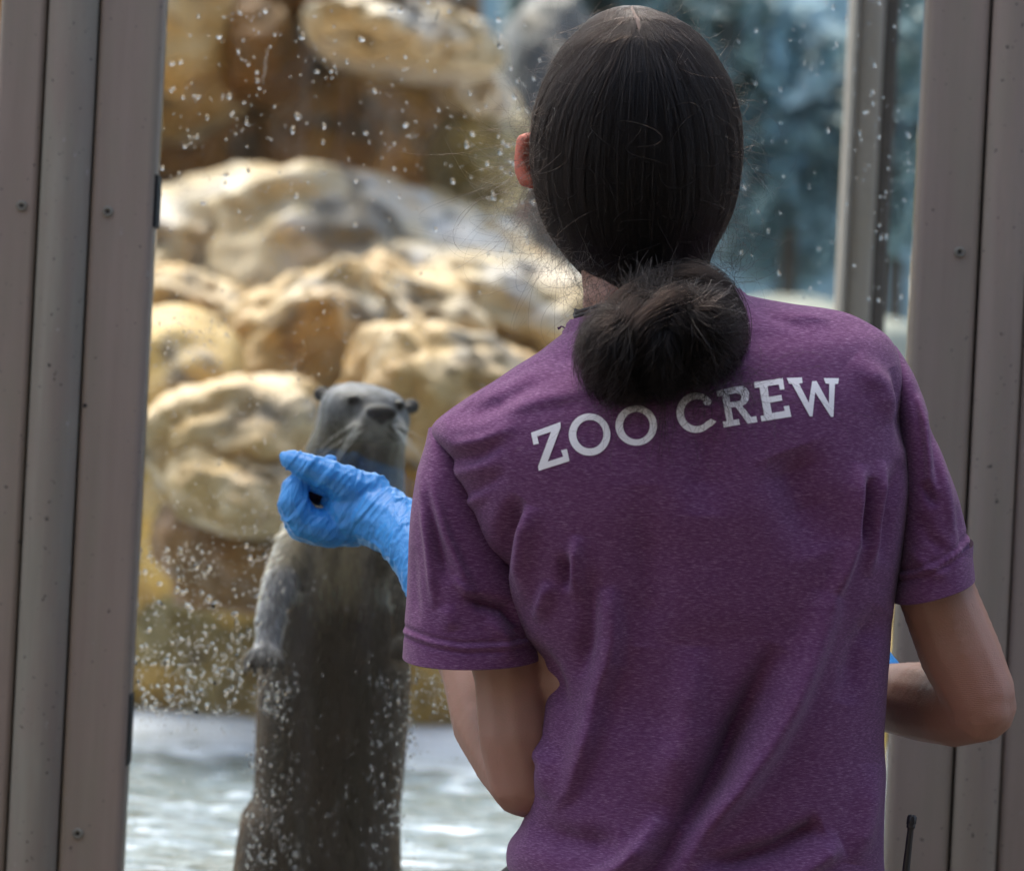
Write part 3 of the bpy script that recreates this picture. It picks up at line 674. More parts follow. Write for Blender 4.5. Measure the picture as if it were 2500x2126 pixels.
# collar and its loose thread
CR = [(1376, 822, 1840, 742, .066, .066), (1384, 808, 1822, 728, .0645, .067), (1395, 787, 1798, 707, .060, .069), (1398, 783, 1795, 704, .058, .070), (1403, 787, 1790, 708, .055, .070)]
V, F = loft(CR, 24, 240, 2.2, lambda U, W_: (.0006 * np.sin(U * .7) + .0045), caps=(False, False))
mesh('collar', V, F, M_shirt, shirt)
th = [P(1381 - 3 * t * 6 + 2 * math.sin(t * 9), 806 - 9 * math.sin(t * 3), .06) for t in np.linspace(0, 1, 9)]
V, F = tube(th + [P(1366, 799, .06), P(1362, 800, .058), P(1364, 803, .06)], .0007, 6); mesh('loose_thread', V, F, M_shirt, shirt)

# ---- lettering, laid on the cloth
def cp(x, y): return (1250 + x / 2.44, 850 + y / 2.44)
def arc(cx, cy, rx, ry, a0, a1, n): return [(cx + rx * math.cos(R(a)), cy + ry * math.sin(R(a))) for a in np.linspace(a0, a1, n)]
def inside(p, loops):
    c = False
    for L in loops:
        j = len(L) - 1
        for i in range(len(L)):
            if (L[i][1] > p[1]) != (L[j][1] > p[1]) and p[0] < (L[j][0] - L[i][0]) * (p[1] - L[i][1]) / (L[j][1] - L[i][1]) + L[i][0]: c = not c
            j = i
    return c
def letter(loops):
    loops = [[cp(*q) for q in L] for L in loops]
    dense = []
    for L in loops:
        o = []
        for i in range(len(L)):
            a, b = np.array(L[i]), np.array(L[(i + 1) % len(L)]); n = max(1, int(np.linalg.norm(b - a) / 4))
            o += [tuple(a + (b - a) * t / n) for t in range(n)]
        dense.append(o)
    vs, es = [], []
    for L in dense:
        k = len(vs); vs += [Vector(q) for q in L]; es += [(k + i, k + (i + 1) % len(L)) for i in range(len(L))]
    xs = [q.x for q in vs]; ys = [q.y for q in vs]
    for x in np.arange(min(xs) + 2, max(xs), 4.0):
        for y in np.arange(min(ys) + 2, max(ys), 4.0):
            if inside((x, y), loops): vs.append(Vector((x + random.uniform(-.4, .4), y + random.uniform(-.4, .4))))
    ov, oe, of, *_ = geometry.delaunay_2d_cdt(vs, es, [], 0, .01)
    F = [f for f in of if inside((sum(ov[i].x for i in f) / 3, sum(ov[i].y for i in f) / 3), loops)]
    cam_p = Vector((0, -D, CAMZ)); W3 = []
    for q in ov:
        d = (P(q.x, q.y, 0) - cam_p).normalized(); hit, nrm, _i, dist = BV.ray_cast(cam_p, d)
        W3.append((hit - d * .0007) if hit else P(q.x, q.y, 0))
    F = [f if (W3[f[1]] - W3[f[0]]).cross(W3[f[2]] - W3[f[0]]).y < 0 else f[::-1] for f in F]
    mesh('letter', [tuple(p) for p in W3], F, M_print, shirt)
letter([[(113, 503), (288, 440), (290, 470), (213, 675), (305, 645), (292, 608), (327, 600), (343, 672), (160, 730), (155, 705), (232, 498), (150, 525), (160, 568), (128, 575)]])
letter([arc(462, 514, 124, 126, 0, 352, 44), arc(464, 512, 81, 85, 0, 352, 36)])
letter([arc(740, 460, 124, 120, 0, 352, 44), arc(741, 461, 80, 82, 0, 352, 36)])
letter([arc(1095, 384, 115, 120, -38, -312, 40) + [(1192, 462), (1217, 437), (1186, 420)] + arc(1100, 384, 76, 80, 42, 285, 30) + [(1140, 308), (1139, 325), (1152, 339), (1172, 341), (1186, 330), (1190, 306)]])
letter([[(1218, 254), (1335, 228), (1370, 224), (1398, 238), (1413, 268), (1410, 305), (1395, 330), (1372, 343), (1425, 410), (1455, 404), (1462, 440), (1405, 449), (1332, 350), (1305, 353), (1318, 428), (1352, 421), (1358, 455), (1262, 472), (1255, 438), (1278, 434), (1252, 284), (1224, 288)],
        [(1292, 276), (1330, 268), (1358, 272), (1368, 288), (1364, 306), (1350, 315), (1300, 322)]])
letter([[(1440, 202), (1613, 178), (1623, 245), (1597, 249), (1588, 216), (1522, 226), (1531, 290), (1605, 278), (1610, 311), (1537, 325), (1548, 386), (1625, 373), (1618, 346), (1650, 341), (1664, 408), (1486, 436), (1481, 403), (1502, 400), (1474, 233), (1446, 237)]])
letter([[(1637, 177), (1727, 174), (1731, 208), (1710, 211), (1768, 325), (1788, 197), (1814, 195), (1888, 330), (1890, 212), (1868, 210), (1857, 178), (1947, 179), (1943, 212), (1924, 213), (1915, 408), (1900, 409), (1806, 262), (1790, 406), (1774, 406), (1668, 213), (1650, 211)]])

# ---- body: head, neck, trunk and both arms as one skin
B = Blob()
hc = P(1552, 330, .085)
B.ball(hc, (.070, .088, .098)); B.ball(P(1560, 470, .075), (.060, .075, .070))
B.ball(P(1560, 520, .125), (.050, .055, .060)); B.ball(P(1560, 440, .185), (.011, .018, .018)); B.ball(P(1560, 370, .165), (.042, .015, .010)); B.ball(P(1560, 545, .165), (.022, .016, .009))
B.chain([P(1560, 560, .075), P(1566, 650, .075), P(1572, 740, .07), P(1585, 860, .06)], [.056, .0525, .053, .055])
for k in range(16):
    t = k / 15; B.ball(P(1600 + 120 * t, 900 + 1450 * t, .055), (.085 + .05 * math.sin(t * 3.1), .060, .05))
# left arm: upper arm down to the elbow, forearm up and forward to the glove
LS, LE, LW = P(1165, 1130, .055), P(1235, 1880, .045), P(1015, 1330, .255)
B.chain([P(1190, 1170, .055), P(1205, 1420, .052), P(1245, 1640, .045), P(1262, 1790, .040), P(1284, 1895, .045)], [.036, .040, .031, .033, .032])
B.chain([P(1284, 1905, .06), P(1252, 1850, .095), P(1205, 1760, .135), P(1165, 1620, .17), P(1050, 1390, .240)], [.031, .034, .036, .033, .028])
# right arm: elbow out, forearm coming back across in front of the body
B.chain([P(2140, 980, .06), P(2215, 1200, .05), P(2288, 1450, .045), P(2342, 1590, .045), P(2388, 1690, .045)], [.034, .034, .0325, .034, .031])
B.chain([P(2392, 1722, .05), P(2330, 1728, .085), P(2250, 1712, .13), P(2160, 1702, .19), P(2030, 1690, .28)], [.031, .033, .034, .030, .025])
B.ball(P(2412, 1732, .035), (.018, .018, .018))
bv, bf = B.fuse(.0030, 5)
bo = mesh('body', bv, bf, M_skin, per)
at = bo.data.attributes.new('red', 'FLOAT', 'POINT'); red = np.zeros(len(bv))
for (c, r, a) in ((P(2390, 1690, .01), .040, .75), (P(1262, 1890, .03), .04, .45), (P(2330, 1480, 0), .05, .15)):
    red = np.maximum(red, a * np.exp(-(np.linalg.norm(bv - np.array(c), axis=1) / r) ** 2))
at.data.foreach_set('value', red.astype(np.float32))
# fine hair on the arms
fa_ = np.array([f[:3] for f in bf]); ce_ = bv[fa_].mean(1); fn_ = np.cross(bv[fa_[:, 1]] - bv[fa_[:, 0]], bv[fa_[:, 2]] - bv[fa_[:, 0]]); fn_ /= np.linalg.norm(fn_, axis=1)[:, None] + 1e-12
pr = P(2180, 1450, .05).x; l0, l1, lz0, lz1 = P(1060, 1700, .1).x, P(1335, 1700, .1).x, P(1200, 1990, .1).z, P(1200, 1640, .1).z
sel = np.where(((ce_[:, 0] > pr) & (ce_[:, 2] < P(2250, 1440, .05).z)) | ((ce_[:, 0] > l0) & (ce_[:, 0] < l1) & (ce_[:, 2] > lz0) & (ce_[:, 2] < lz1)))[0]
q = rng.choice(sel, 500); d_ = np.array([-.25, .1, -1.0]) + rng.normal(0, .35, (500, 3)); d_ -= fn_[q] * (d_ * fn_[q]).sum(1)[:, None]; d_ /= np.linalg.norm(d_, axis=1)[:, None]
s_ = np.linspace(0, 1, 6)[None, :, None]; Lh = rng.uniform(.004, .010, (500, 1, 1))
hairs('arm_hair', ce_[q][:, None] + d_[:, None] * s_ * Lh + fn_[q][:, None] * s_ * Lh * .35, np.full(500, .000035), m_hair('arm_hair', (.10, .06, .04, 1)), bo)
# ears
def ear(u0, s, inn=0):
    E = Blob(); c0 = [(1296, 333), (1278, 345), (1270, 385), (1272, 415), (1283, 440), (1300, 448)]
    pts = [P(1552 + (1552 - u) - inn if s > 0 else u, v, .105 - .012 * i / 5 + inn * .0006) for i, (u, v) in enumerate(c0)]
    E.chain(pts, [.004, .0065, .0055, .006, .0065, .005]); 
    for (u, v) in ((1290, 375), (1292, 410), (1305, 350), (1305, 420), (1308, 385)):
        E.ball(P(1552 + (1552 - u) - inn if s > 0 else u, v, .11 + inn * .0006), (.006, .010, .012))
    V, F = E.fuse(.002, 6); mesh('ear', V, F, M_ear, per)
ear(1290, -1); ear(1290, 1, 62)
# cord round the neck
cr = []
for w in np.linspace(0, 2 * math.pi, 60):
    u = 1568 + 164 * math.sin(w); v = 752 - 24 * math.sin(w) + (0 if math.cos(w) > 0 else -10) - 8 * math.cos(w)
    p = P(u, v, .068); p.y -= .057 * math.cos(w); cr.append(p)
V, F = tube(cr, .0017, 8); mesh('neck_cord', V, F, M_cord, per)
V, F = tube([q + Vector((0, -.001, .0034)) for q in cr], .0013, 8); mesh('neck_cord', V, F, M_cord, per)

# ---- blue gloves
G = Blob(); YH = .285
def g(u, v, dy=0.0): return P(u, v, YH + dy)
def rp(n): return px(n, YH)
G.chain([P(1062, 1425, .215), P(1025, 1352, .235), g(975, 1288, -.02), g(915, 1256, 0), g(868, 1250, .008)], [rp(76), rp(74), rp(76), rp(82), rp(82)])
G.chain([g(905, 1205, 0), g(868, 1196, -.004), g(835, 1182, -.006)], [rp(52), rp(50), rp(46)])                          # ball of the thumb
G.chain([g(850, 1186, -.006), g(806, 1163, -.010), g(756, 1141, -.012), g(712, 1123, -.008), g(701, 1119, -.006)], [rp(48), rp(39), rp(34), rp(26), rp(19)])   # thumb
G.chain([g(812, 1186, 0), g(784, 1186, 0), g(757, 1176, 0)], [rp(30), rp(24), rp(22)]); G.chain([g(822, 1232, .006), g(800, 1224, .006)], [rp(26), rp(18)])
fing = [(-.004, 1.0, 0, 0), (.020, 1.0, -4, 6), (.041, .95, 4, 10), (.060, .84, 14, 14)]
for (dy, sc, du, dv) in fing:
    G.chain([g(862 + du, 1283, dy + .012), g(800 + du, 1290 + dv * .3, dy + .004), g(744 + du, 1276 + dv, dy), g(717 + du, 1226 + dv, dy - .004), g(721 + du, 1188 + dv, dy - .002), g(742 + du, 1168 + dv, dy + .004)],
            [rp(50) * sc, rp(46) * sc, rp(43) * sc, rp(38) * sc, rp(32) * sc, rp(25) * sc])
G.chain([g(860, 1284, .03), g(930, 1288, .02)], [rp(48), rp(46)])                                                        # back of the hand
G.chain([g(770, 1165, .018), g(797, 1136, .020), g(804, 1124, .018)], [rp(26), rp(21), rp(16)])                            # fingertip against the thumb
gv, gf = G.fuse(.0014, 5)
nrm = np.zeros_like(gv); fa = np.array([f[:3] for f in gf]); fn = np.cross(gv[fa[:, 1]] - gv[fa[:, 0]], gv[fa[:, 2]] - gv[fa[:, 0]])
for k in range(3): np.add.at(nrm, fa[:, k], fn)
nrm /= np.linalg.norm(nrm, axis=1)[:, None] + 1e-12
def wrinkle(V, N, freq, amp, ang):
    d = np.empty(len(V)); ca, sa = math.cos(ang), math.sin(ang)
    for i, p in enumerate(V):
        a = p[0] * ca + p[2] * sa; b = -p[0] * sa + p[2] * ca
        w = noise.noise(Vector((a * freq, p[1] * freq * .5, b * freq * .09))); w2 = noise.noise(Vector((a * freq * 2.1 + 9, p[1] * freq, b * freq * .15)))
        d[i] = (max(0, 1 - abs(w) * 6) + .45 * max(0, 1 - abs(w2) * 6)) * amp * (.5 + .5 * noise.noise(p * 30) + .3)
    return V + N * d[:, None]
gv = wrinkle(gv, nrm, 78, .0018, R(-35))
mesh('glove', gv, gf, M_glove, per)
G = Blob()
G.chain([P(2112, 1662, .20), P(2080, 1690, .235), P(2010, 1690, .29), P(1950, 1680, .33)], [.034, .032, .034, .030])
for k, dz in enumerate((-22, 0, 22, 42)):
    G.chain([P(1960, 1660 + dz, .32), P(1905, 1655 + dz, .35), P(1880, 1665 + dz, .36), P(1890, 1690 + dz, .335)], [.011, .010, .009, .008])
G.chain([P(1990, 1650, .29), P(1940, 1630, .30), P(1905, 1632, .32)], [.014, .011, .009])
V, F = G.fuse(.0022, 6); mesh('glove', V, F, M_glove, per)
V0, F0 = ICO[3]; c = g(780, 1206, .022)
V = [(c.x + p[0] * .010 * (1 + .6 * noise.noise(Vector(p) * 2.5)), c.y + p[1] * .012, c.z + p[2] * .010 * (1 + .6 * noise.noise(Vector(p) * 3 + Vector((5, 0, 0))))) for p in V0]
tag(mesh('food_scrap', V, F0, M_food, origin=tuple(c)), 'dark red scrap of food pinched inside the blue glove', 'food')

# ---- trousers and shoes, below the frame
Bt = Blob()
for s in (-1, 1):
    hx = per.location.x + s * .085
    Bt.chain([(hx, .06, .93), (hx * 1.0 + s * .01, .055, .5), (hx + s * .015, .06, .10)], [.095, .075, .055])
Bt.ball((per.location.x, .06, .95), (.165, .115, .10))
V, F = Bt.fuse(.008, 6); mesh('trousers', V, F, M_trousers, per)
for s in (-1, 1):
    Sh = Blob(); hx = per.location.x + s * .10
    Sh.chain([(hx, .04, .045), (hx + s * .01, .14, .040), (hx + s * .015, .22, .036)], [.042, .042, .034]); V, F = Sh.fuse(.006, 4); V[:, 2] = np.maximum(V[:, 2], .006); mesh('shoe', V, F, M_shoe, per)

# ---- hair
HR = [(19, 1525, 1552, .012), (26, 1475, 1603, .034), (37, 1446, 1630, .048), (69, 1412, 1690, .068), (125, 1366, 1738, .084), (200, 1330, 1779, .095), (262, 1309, 1799, .100), (324, 1299, 1807, .102), (387, 1298, 1808, .102),
      (449, 1304, 1802, .100), (511, 1318, 1788, .096), (574, 1343, 1764, .089), (623, 1380, 1730, .082), (658, 1412, 1716, .076), (700, 1448, 1728, .074), (745, 1478, 1740, .078), (790, 1510, 1730, .085)]
HRa = np.array(HR, float); HY = .085
def hull(v, psi, out=1.0, lift=0.0):
    """a point on the outside of the combed hair: row v, angle psi (0 = middle of the back)"""
    L = np.interp(v, HRa[:, 0], HRa[:, 1]); Rr = np.interp(v, HRa[:, 0], HRa[:, 2]); b = np.interp(v, HRa[:, 0], HRa[:, 3])
    m, h = (L + Rr) / 2, (Rr - L) / 2
    X = Pn(m + h * out * np.sin(psi), v + 0 * psi, HY + 0 * psi); X[..., 1] -= b * out * np.cos(psi) + lift
    return X
rows = [(a, v, b_, v, d, HY) for (v, a, b_, d) in [(r[0], r[1], r[2], r[3]) for r in HR]]
rows = [(m - (m - a) * .965, v + (4 if i < 3 else 0), m + (b_ - m) * .965, v + (4 if i < 3 else 0), d * .95, y) for i, (a, v, b_, _v, d, y) in enumerate(rows) for m in [(a + b_) / 2]]
V, F = loft(rows, 90, 90, 2.0); hair = mesh('hair', V, F, M_scalp, per)
def combed(m, n, r0, spread, wave):
    s = np.linspace(0, 1, n)[None]; out = np.empty((m, n, 3))
    psf = rng.uniform(-1, 1, m); psf = np.sign(psf) * np.abs(psf) ** .9 * R(118)
    v0 = rng.uniform(22, 118, m); v0 = np.where(np.abs(psf) > R(80), v0 - 0.35 * (v0 - 22), v0)
    vend = np.interp(np.abs(psf), [0, R(60), R(118)], [780, 770, 740]) + rng.normal(0, 12, m)
    side = np.sign(psf); ps0 = side * rng.uniform(.01, .05, m) * 3
    e = 1 - (1 - s) ** 2.6
    psi = ps0[:, None] + (psf - ps0)[:, None] * e + np.array(wave) * np.sin(s * rng.uniform(4, 9, (m, 1)) + rng.uniform(0, 6.3, (m, 1)))
    p = 1.0 + .9 * np.clip(np.abs(psf) / R(118), 0, 1); v = v0[:, None] + (vend - v0)[:, None] * s ** p[:, None]
    clump = .006 * np.sin(psf * 41 + 3 * np.sin(psf * 7))[:, None] + .006 * np.sin(psf * 89 + 4 * np.sin(psf * 11))[:, None]
    return hull(v, psi, 1.0 + (clump * np.sin(s * math.pi) + rng.normal(0, .008, (m, 1))) * 1.0, 0)
for nm, cnt, rad, mt in (('combed_hair', 6500, .00017, M_hair), ('combed_hair', 1500, .00022, M_hair_b), ('combed_hair', 700, .00025, M_hair_g)):
    hairs(nm, combed(cnt, 16, None, None, .015), rng.uniform(.6, 1.2, cnt) * rad, mt, hair)
def crown(m):
    s = np.linspace(0, 1, 14)[None]; p0 = rng.normal(0, .05, m); p1 = rng.normal(0, .30, m); v0 = rng.uniform(96, 135, m); ve = rng.uniform(500, 720, m)
    return hull(v0[:, None] + (ve - v0)[:, None] * s, p0[:, None] + (p1 - p0)[:, None] * s ** .7, 1.004 + rng.normal(0, .006, (m, 1)))
hairs('combed_hair', crown(2200), np.full(2200, .00017), M_hair, hair)
# scalp showing in the parting
pt = [hull(np.array(float(v)), np.array(.02 * math.sin(v * .08)), 1.0, .0005) for v in np.linspace(24, 104, 18)]
Vp, Fp = [], []
for i, q in enumerate(pt):
    w = .0015 * (.35 + .65 * math.sin(math.pi * (i + .8) / 18.5)) * (1 + .5 * (i > 8)); Vp += [q + np.array([-w, 0, 0]), q + np.array([w, 0, 0])]
Fp = [(2 * i, 2 * i + 1, 2 * i + 3, 2 * i + 2) for i in range(17)]
mesh('parting', Vp, Fp, M_scalp_skin, hair)
# the tail doubled back on itself: overlapping looped locks
def lock(ctrl, m, seed, mat, tw=1.2, rad=.0002):
    rg = np.random.default_rng(seed); A = np.array([list(P(u, v, Y)) + [px(r)] for (u, v, Y, r) in ctrl]); n = 18; C_ = crom(A, n); X, r = C_[:, :3], C_[:, 3]
    T = np.gradient(X, axis=0); T /= np.linalg.norm(T, axis=1)[:, None]; N = np.cross(T, [0, 1, 0]); N /= np.linalg.norm(N, axis=1)[:, None]; Bn = np.cross(T, N)
    w = np.linspace(0, 2 * math.pi, 20, endpoint=False)
    prof = .86 * np.minimum(1, np.minimum(np.linspace(.25, 6, n), np.linspace(6, .25, n)))
    Vt = (X[:, None] + (r * prof)[:, None, None] * (np.cos(w)[None, :, None] * N[:, None] + np.sin(w)[None, :, None] * Bn[:, None])).reshape(-1, 3)
    F_ = grid_faces(n, 20); o = mesh('hair_lock', Vt, F_ + [list(range(20))[::-1], [(n - 1) * 20 + k for k in range(20)]], M_scalp, hair)
    t = np.linspace(0, 1, n)[None]; ph = rg.uniform(0, 2 * math.pi, (m, 1)); rho = .74 + .42 * rg.random((m, 1)) ** 1.6 + .11 * np.sin(ph * 5 + seed) + .09 * np.sin(ph * 13)
    rho = rho + np.where(rg.random((m, 1)) < .22, rg.random((m, 1)) * 1.1 * np.abs(2 * t - 1) ** 1.5, 0) + .10 * np.sin(t * rg.uniform(4, 12, (m, 1)) + rg.uniform(0, 6, (m, 1)))
    a = ph + tw * t + rg.normal(0, .2, (m, 1)) + .32 * np.sin(t * rg.uniform(3, 7, (m, 1)) + rg.uniform(0, 6, (m, 1)))
    S_ = X[None] + (r[None] * rho)[..., None] * (np.cos(a)[..., None] * N[None] + np.sin(a)[..., None] * Bn[None])
    L0 = np.sort(rg.random((m, 2)) * np.array([.25, .25]) + np.array([0, .78]), 1); idx = L0[:, :1] + (L0[:, 1:] - L0[:, :1]) * np.linspace(0, 1, 14)[None]; idx = np.clip(idx, 0, 1) * (n - 1)
    i0 = np.clip(idx.astype(int), 0, n - 2); f = (idx - i0)[..., None]; rows_ = np.arange(m)[:, None]
    S2 = S_[rows_, i0] * (1 - f) + S_[rows_, i0 + 1] * f
    S2 += rg.normal(0, .0032, (m, 1, 3)) * np.linspace(-1, 1, 14)[None, :, None] ** 2
    k = int(m * .7); hairs('strands', S2[:k], rg.uniform(.7, 1.1, k) * rad, mat, o); hairs('strands', S2[k:], rg.uniform(.7, 1.2, m - k) * rad, M_hair_b, o)
lock([(1600, 705, -.005, 62), (1606, 790, -.048, 64), (1612, 880, -.056, 60), (1600, 965, -.056, 34)], 1800, 21, M_hair_t, .6)
lock([(1615, 728, -.015, 32), (1548, 756, -.045, 42), (1490, 822, -.052, 46), (1480, 896, -.056, 46), (1506, 955, -.056, 42), (1575, 975, -.054, 24)], 2000, 22, M_hair_b, 1.6)
lock([(1618, 752, -.040, 28), (1556, 788, -.070, 42), (1512, 858, -.080, 46), (1522, 925, -.078, 40), (1588, 960, -.070, 22)], 1700, 23, M_hair_b, -1.4)
lock([(1600, 718, -.015, 34), (1698, 706, -.032, 46), (1756, 752, -.038, 48), (1772, 828, -.044, 47), (1742, 893, -.050, 42), (1672, 930, -.052, 24)], 2000, 24, M_hair_t, -1.5)
lock([(1616, 750, -.042, 28), (1680, 762, -.070, 42), (1722, 812, -.080, 46), (1712, 878, -.078, 40), (1648, 926, -.070, 22)], 1700, 25, M_hair_t, 1.3)
lock([(1706, 722, -.052, 18), (1636, 748, -.080, 30), (1578, 806, -.090, 32), (1570, 872, -.088, 28), (1606, 930, -.078, 16)], 1100, 26, M_hair_b, 2.2)
lock([(1560, 735, -.045, 16), (1630, 770, -.080, 28), (1668, 835, -.088, 30), (1650, 905, -.082, 24), (1600, 960, -.070, 14)], 1100, 27, M_hair_t, -2.0)
def tufts(cu, cv, ru, rv, Y, ry, pole, m, seed, mat, r=.0002):
    c = np.array(P(cu, cv, Y)); ax, az = px(ru), px(rv); rg = np.random.default_rng(seed); pu, pv = pole
    e0 = np.array([pu, -.6, pv]); e0 /= np.linalg.norm(e0); t1 = np.cross(e0, [0, 1, 0]); t1 /= np.linalg.norm(t1); t2 = np.cross(e0, t1)
    n = 14; s = np.linspace(0, 1, n)[None]; g_ = rg.integers(0, 26, m); ga = rg.uniform(0, 2 * math.pi, 26)[g_]; gk = rg.normal(0, .10, 26)[g_]; gb = rg.uniform(-.6, .6, 26)[g_]
    th = (rg.uniform(.1, .7, m)[:, None] + (rg.uniform(1.6, 2.6, m)[:, None] - .4) * s); a = (ga + rg.normal(0, .13, m))[:, None] + gb[:, None] * s + .2 * np.sin(s * rg.uniform(2, 7, (m, 1)) + rg.uniform(0, 6, (m, 1)))
    d = np.cos(th)[..., None] * e0 + np.sin(th)[..., None] * (np.cos(a)[..., None] * t1 + np.sin(a)[..., None] * t2)
    k = .94 + gk[:, None] * np.sin(s * 3) + rg.normal(0, .05, (m, 1)) + s ** 2 * np.abs(rg.normal(0, .16, (m, 1)))
    hairs('loose_hair', c + d * np.array([ax, ry, az]) * k[..., None], rg.uniform(.6, 1.3, m) * r, mat, hair)
tufts(1502, 868, 88, 116, -.055, .046, (.45, .85), 1300, 31, M_hair_t); tufts(1502, 868, 88, 116, -.055, .048, (.45, .85), 150, 32, M_hair_g)
tufts(1722, 812, 92, 120, -.055, .048, (-.40, .35), 1300, 33, M_hair_t); tufts(1722, 812, 92, 120, -.055, .050, (-.40, .35), 110, 34, M_hair_g)
tufts(1610, 870, 90, 110, -.062, .044, (.1, .9), 900, 35, M_hair_t)
# gathering of the tail, stray wisps and flyaways
def gather(m):
    s = np.linspace(0, 1, 12)[None, :, None]; a = hull(rng.uniform(640, 720, m), rng.uniform(-.9, .9, m)); b = Pn(rng.normal(1612, 42, m), rng.uniform(740, 830, m), -.06 + rng.normal(0, .012, m))
    mid = (a + b) / 2 + np.array([0, -.018, 0]) + rng.normal(0, .005, (m, 3))
    return a[:, None] * (1 - s) ** 2 + 2 * mid[:, None] * s * (1 - s) + b[:, None] * s ** 2
def curls(starts, dirs, length, curl, n=14):
    m = len(starts); s = np.linspace(0, 1, n)[None, :, None]; L = np.asarray(length).reshape(-1, 1, 1)
    r1 = rng.normal(0, 1, (m, 1, 3)); r2 = rng.normal(0, 1, (m, 1, 3)); f = rng.uniform(1.5, 5.5, (m, 1, 1)); C = np.asarray(curl).reshape(-1, 1, 1)
    return starts[:, None] + dirs[:, None] * s * L + (r1 * (np.cos(f * s) - 1) + r2 * np.sin(f * s)) * C * L * s ** .7
m = 900; v = rng.uniform(30, 660, m); sd_ = rng.choice([-1, 1], m); ps = sd_ * rng.uniform(R(55), R(105), m); st = hull(v, ps)
dr = np.stack([sd_ * rng.uniform(.0, .5, m), rng.normal(-.1, .3, m), rng.normal(-.5, .5, m)], -1)
hairs('flyaway_hair', curls(st, dr, rng.uniform(.010, .034, m), rng.uniform(.2, .6, m)), np.full(m, .00009), M_hair_b, hair)
m = 330; v = rng.uniform(300, 640, m); ps = -rng.uniform(R(75), R(112), m); st = hull(v, ps)
dr = np.stack([-rng.uniform(.2, 1, m), rng.normal(0, .2, m), rng.normal(-.15, .5, m)], -1)
hairs('flyaway_hair', curls(st, dr, rng.uniform(.014, .050, m), rng.uniform(.2, .6, m)), np.full(m, .00010), M_hair_b, hair)
m = 150; st = hull(rng.uniform(60, 640, m), rng.uniform(-1.2, 1.2, m), 1.0, .001); dr = np.stack([rng.normal(0, .7, m), -rng.uniform(.05, .4, m), rng.normal(-.5, .5, m)], -1)
hairs('flyaway_hair', curls(st, dr, rng.uniform(.010, .035, m), rng.uniform(.2, .6, m)), np.full(m, .00010), M_hair_b, hair)
m = 260; st = np.concatenate([Pn(rng.uniform(1400, 1520, 150), rng.uniform(640, 760, 150), .02), Pn(rng.uniform(1700, 1800, 110), rng.uniform(640, 720, 110), 0.0)])
dr = np.stack([np.concatenate([-rng.uniform(-.2, .6, 150), rng.uniform(0, .8, 110)]), rng.normal(-.1, .2, m), rng.normal(-.1, .6, m)], -1)
hairs('nape_hair', curls(st, dr, rng.uniform(.010, .030, m), rng.uniform(.3, .8, m)), np.full(m, .00011), M_hair, hair)
m = 520; st = Pn(rng.uniform(1480, 1830, m), rng.uniform(890, 965, m), -.072 + rng.normal(0, .006, m)); st = np.where((st[:, :1] > 1e9), st, st)
dr = np.stack([rng.normal(.05, .5, m), rng.normal(.05, .1, m), -rng.uniform(.3, 1, m)], -1)
hairs('loose_ends', curls(st, dr, rng.uniform(.018, .060, m), rng.uniform(.1, .4, m)), np.full(m, .00012), M_hair, hair)
m = 26; st = Pn(rng.normal(1618, 8, m), rng.normal(985, 10, m), -.085); dr = np.stack([rng.normal(.0, .07, m), np.full(m, .10), np.full(m, -1.0)], -1)
hairs('loose_ends', curls(st, dr, rng.uniform(.030, .048, m), rng.uniform(.02, .08, m)), np.full(m, .00011), M_hair_b, hair)

# ---- radio aerial at the right hip
ra = thing('radio', P(2185, 2300, .0), 'black two way radio worn at the right hip, only its stub aerial in view', 'radio')
top, bot = P(2227, 1988, .0), P(2192, 2300, .0); ax = (bot - top).normalized(); Ln = (bot - top).length
prof = [(0, .0004), (.0002, .0028), (.0012, .0034), (.008, .0034), (.0095, .0036), (.0105, .0036), (.011, .0026), (.013, .0026), (Ln * .6, .0033), (Ln, .0042)]
V, F = tube([top + ax * t for t, _ in prof], [r for _, r in prof], 18); mesh('aerial', V, F, M_black, ra)
for k in range(6):
    w = k * math.pi / 3; q = top + ax * .0015 + Vector((math.cos(w) * .0034, math.sin(w) * .0034, 0)); V, F = tube([q, q + ax * .006], .0006, 6); mesh('ridge', V, F, M_black, ra)
V, F = box(bot.x - .028, bot.x + .028, bot.y - .018, bot.y + .018, bot.z - .11, bot.z + .002, .004); mesh('radio_case', V, F, M_black, ra)

# ------------------------------------------------------------------ the otter
YO = .80
ot = thing('otter', P(790, 2360, YO), 'grey brown otter standing upright on its hind legs behind the glass', 'otter')
A_ = YO
OR = [(590, 2400, 965, 2400, .060, A_ + .01), (565, 2300, 990, 2300, .085, A_ + .01), (570, 2180, 978, 2180, .092, A_), (580, 2080, 974, 2080, .090, A_), (598, 1985, 973, 1970, .084, A_), (624, 1930, 978, 1925, .080, A_),
      (629, 1806, 989, 1806, .078, A_), (636, 1654, 998, 1664, .076, A_), (655, 1560, 990, 1560, .074, A_), (676, 1450, 985, 1450, .071, A_ - .003), (690, 1340, 990, 1340, .067, A_ - .006), (697, 1270, 990, 1270, .062, A_ - .008),
      (722, 1195, 988, 1195, .058, A_ - .010), (742, 1106, 988, 1112, .054, A_ - .014), (764, 1055, 995, 1064, .054, A_ - .020), (775, 1022, 1001, 1036, .056, A_ - .024), (780, 990, 999, 1006, .056, A_ - .024),
      (790, 962, 985, 975, .050, A_ - .022), (815, 943, 952, 953, .038, A_ - .018), (857, 933, 908, 938, .014, A_ - .016)]
V, F = loft(OR, 120, 60, 2.2); O = Blob(); O.add(V, F)
def o(u, v, y): return P(u, v, y)
def orr(n): return px(n, YO)
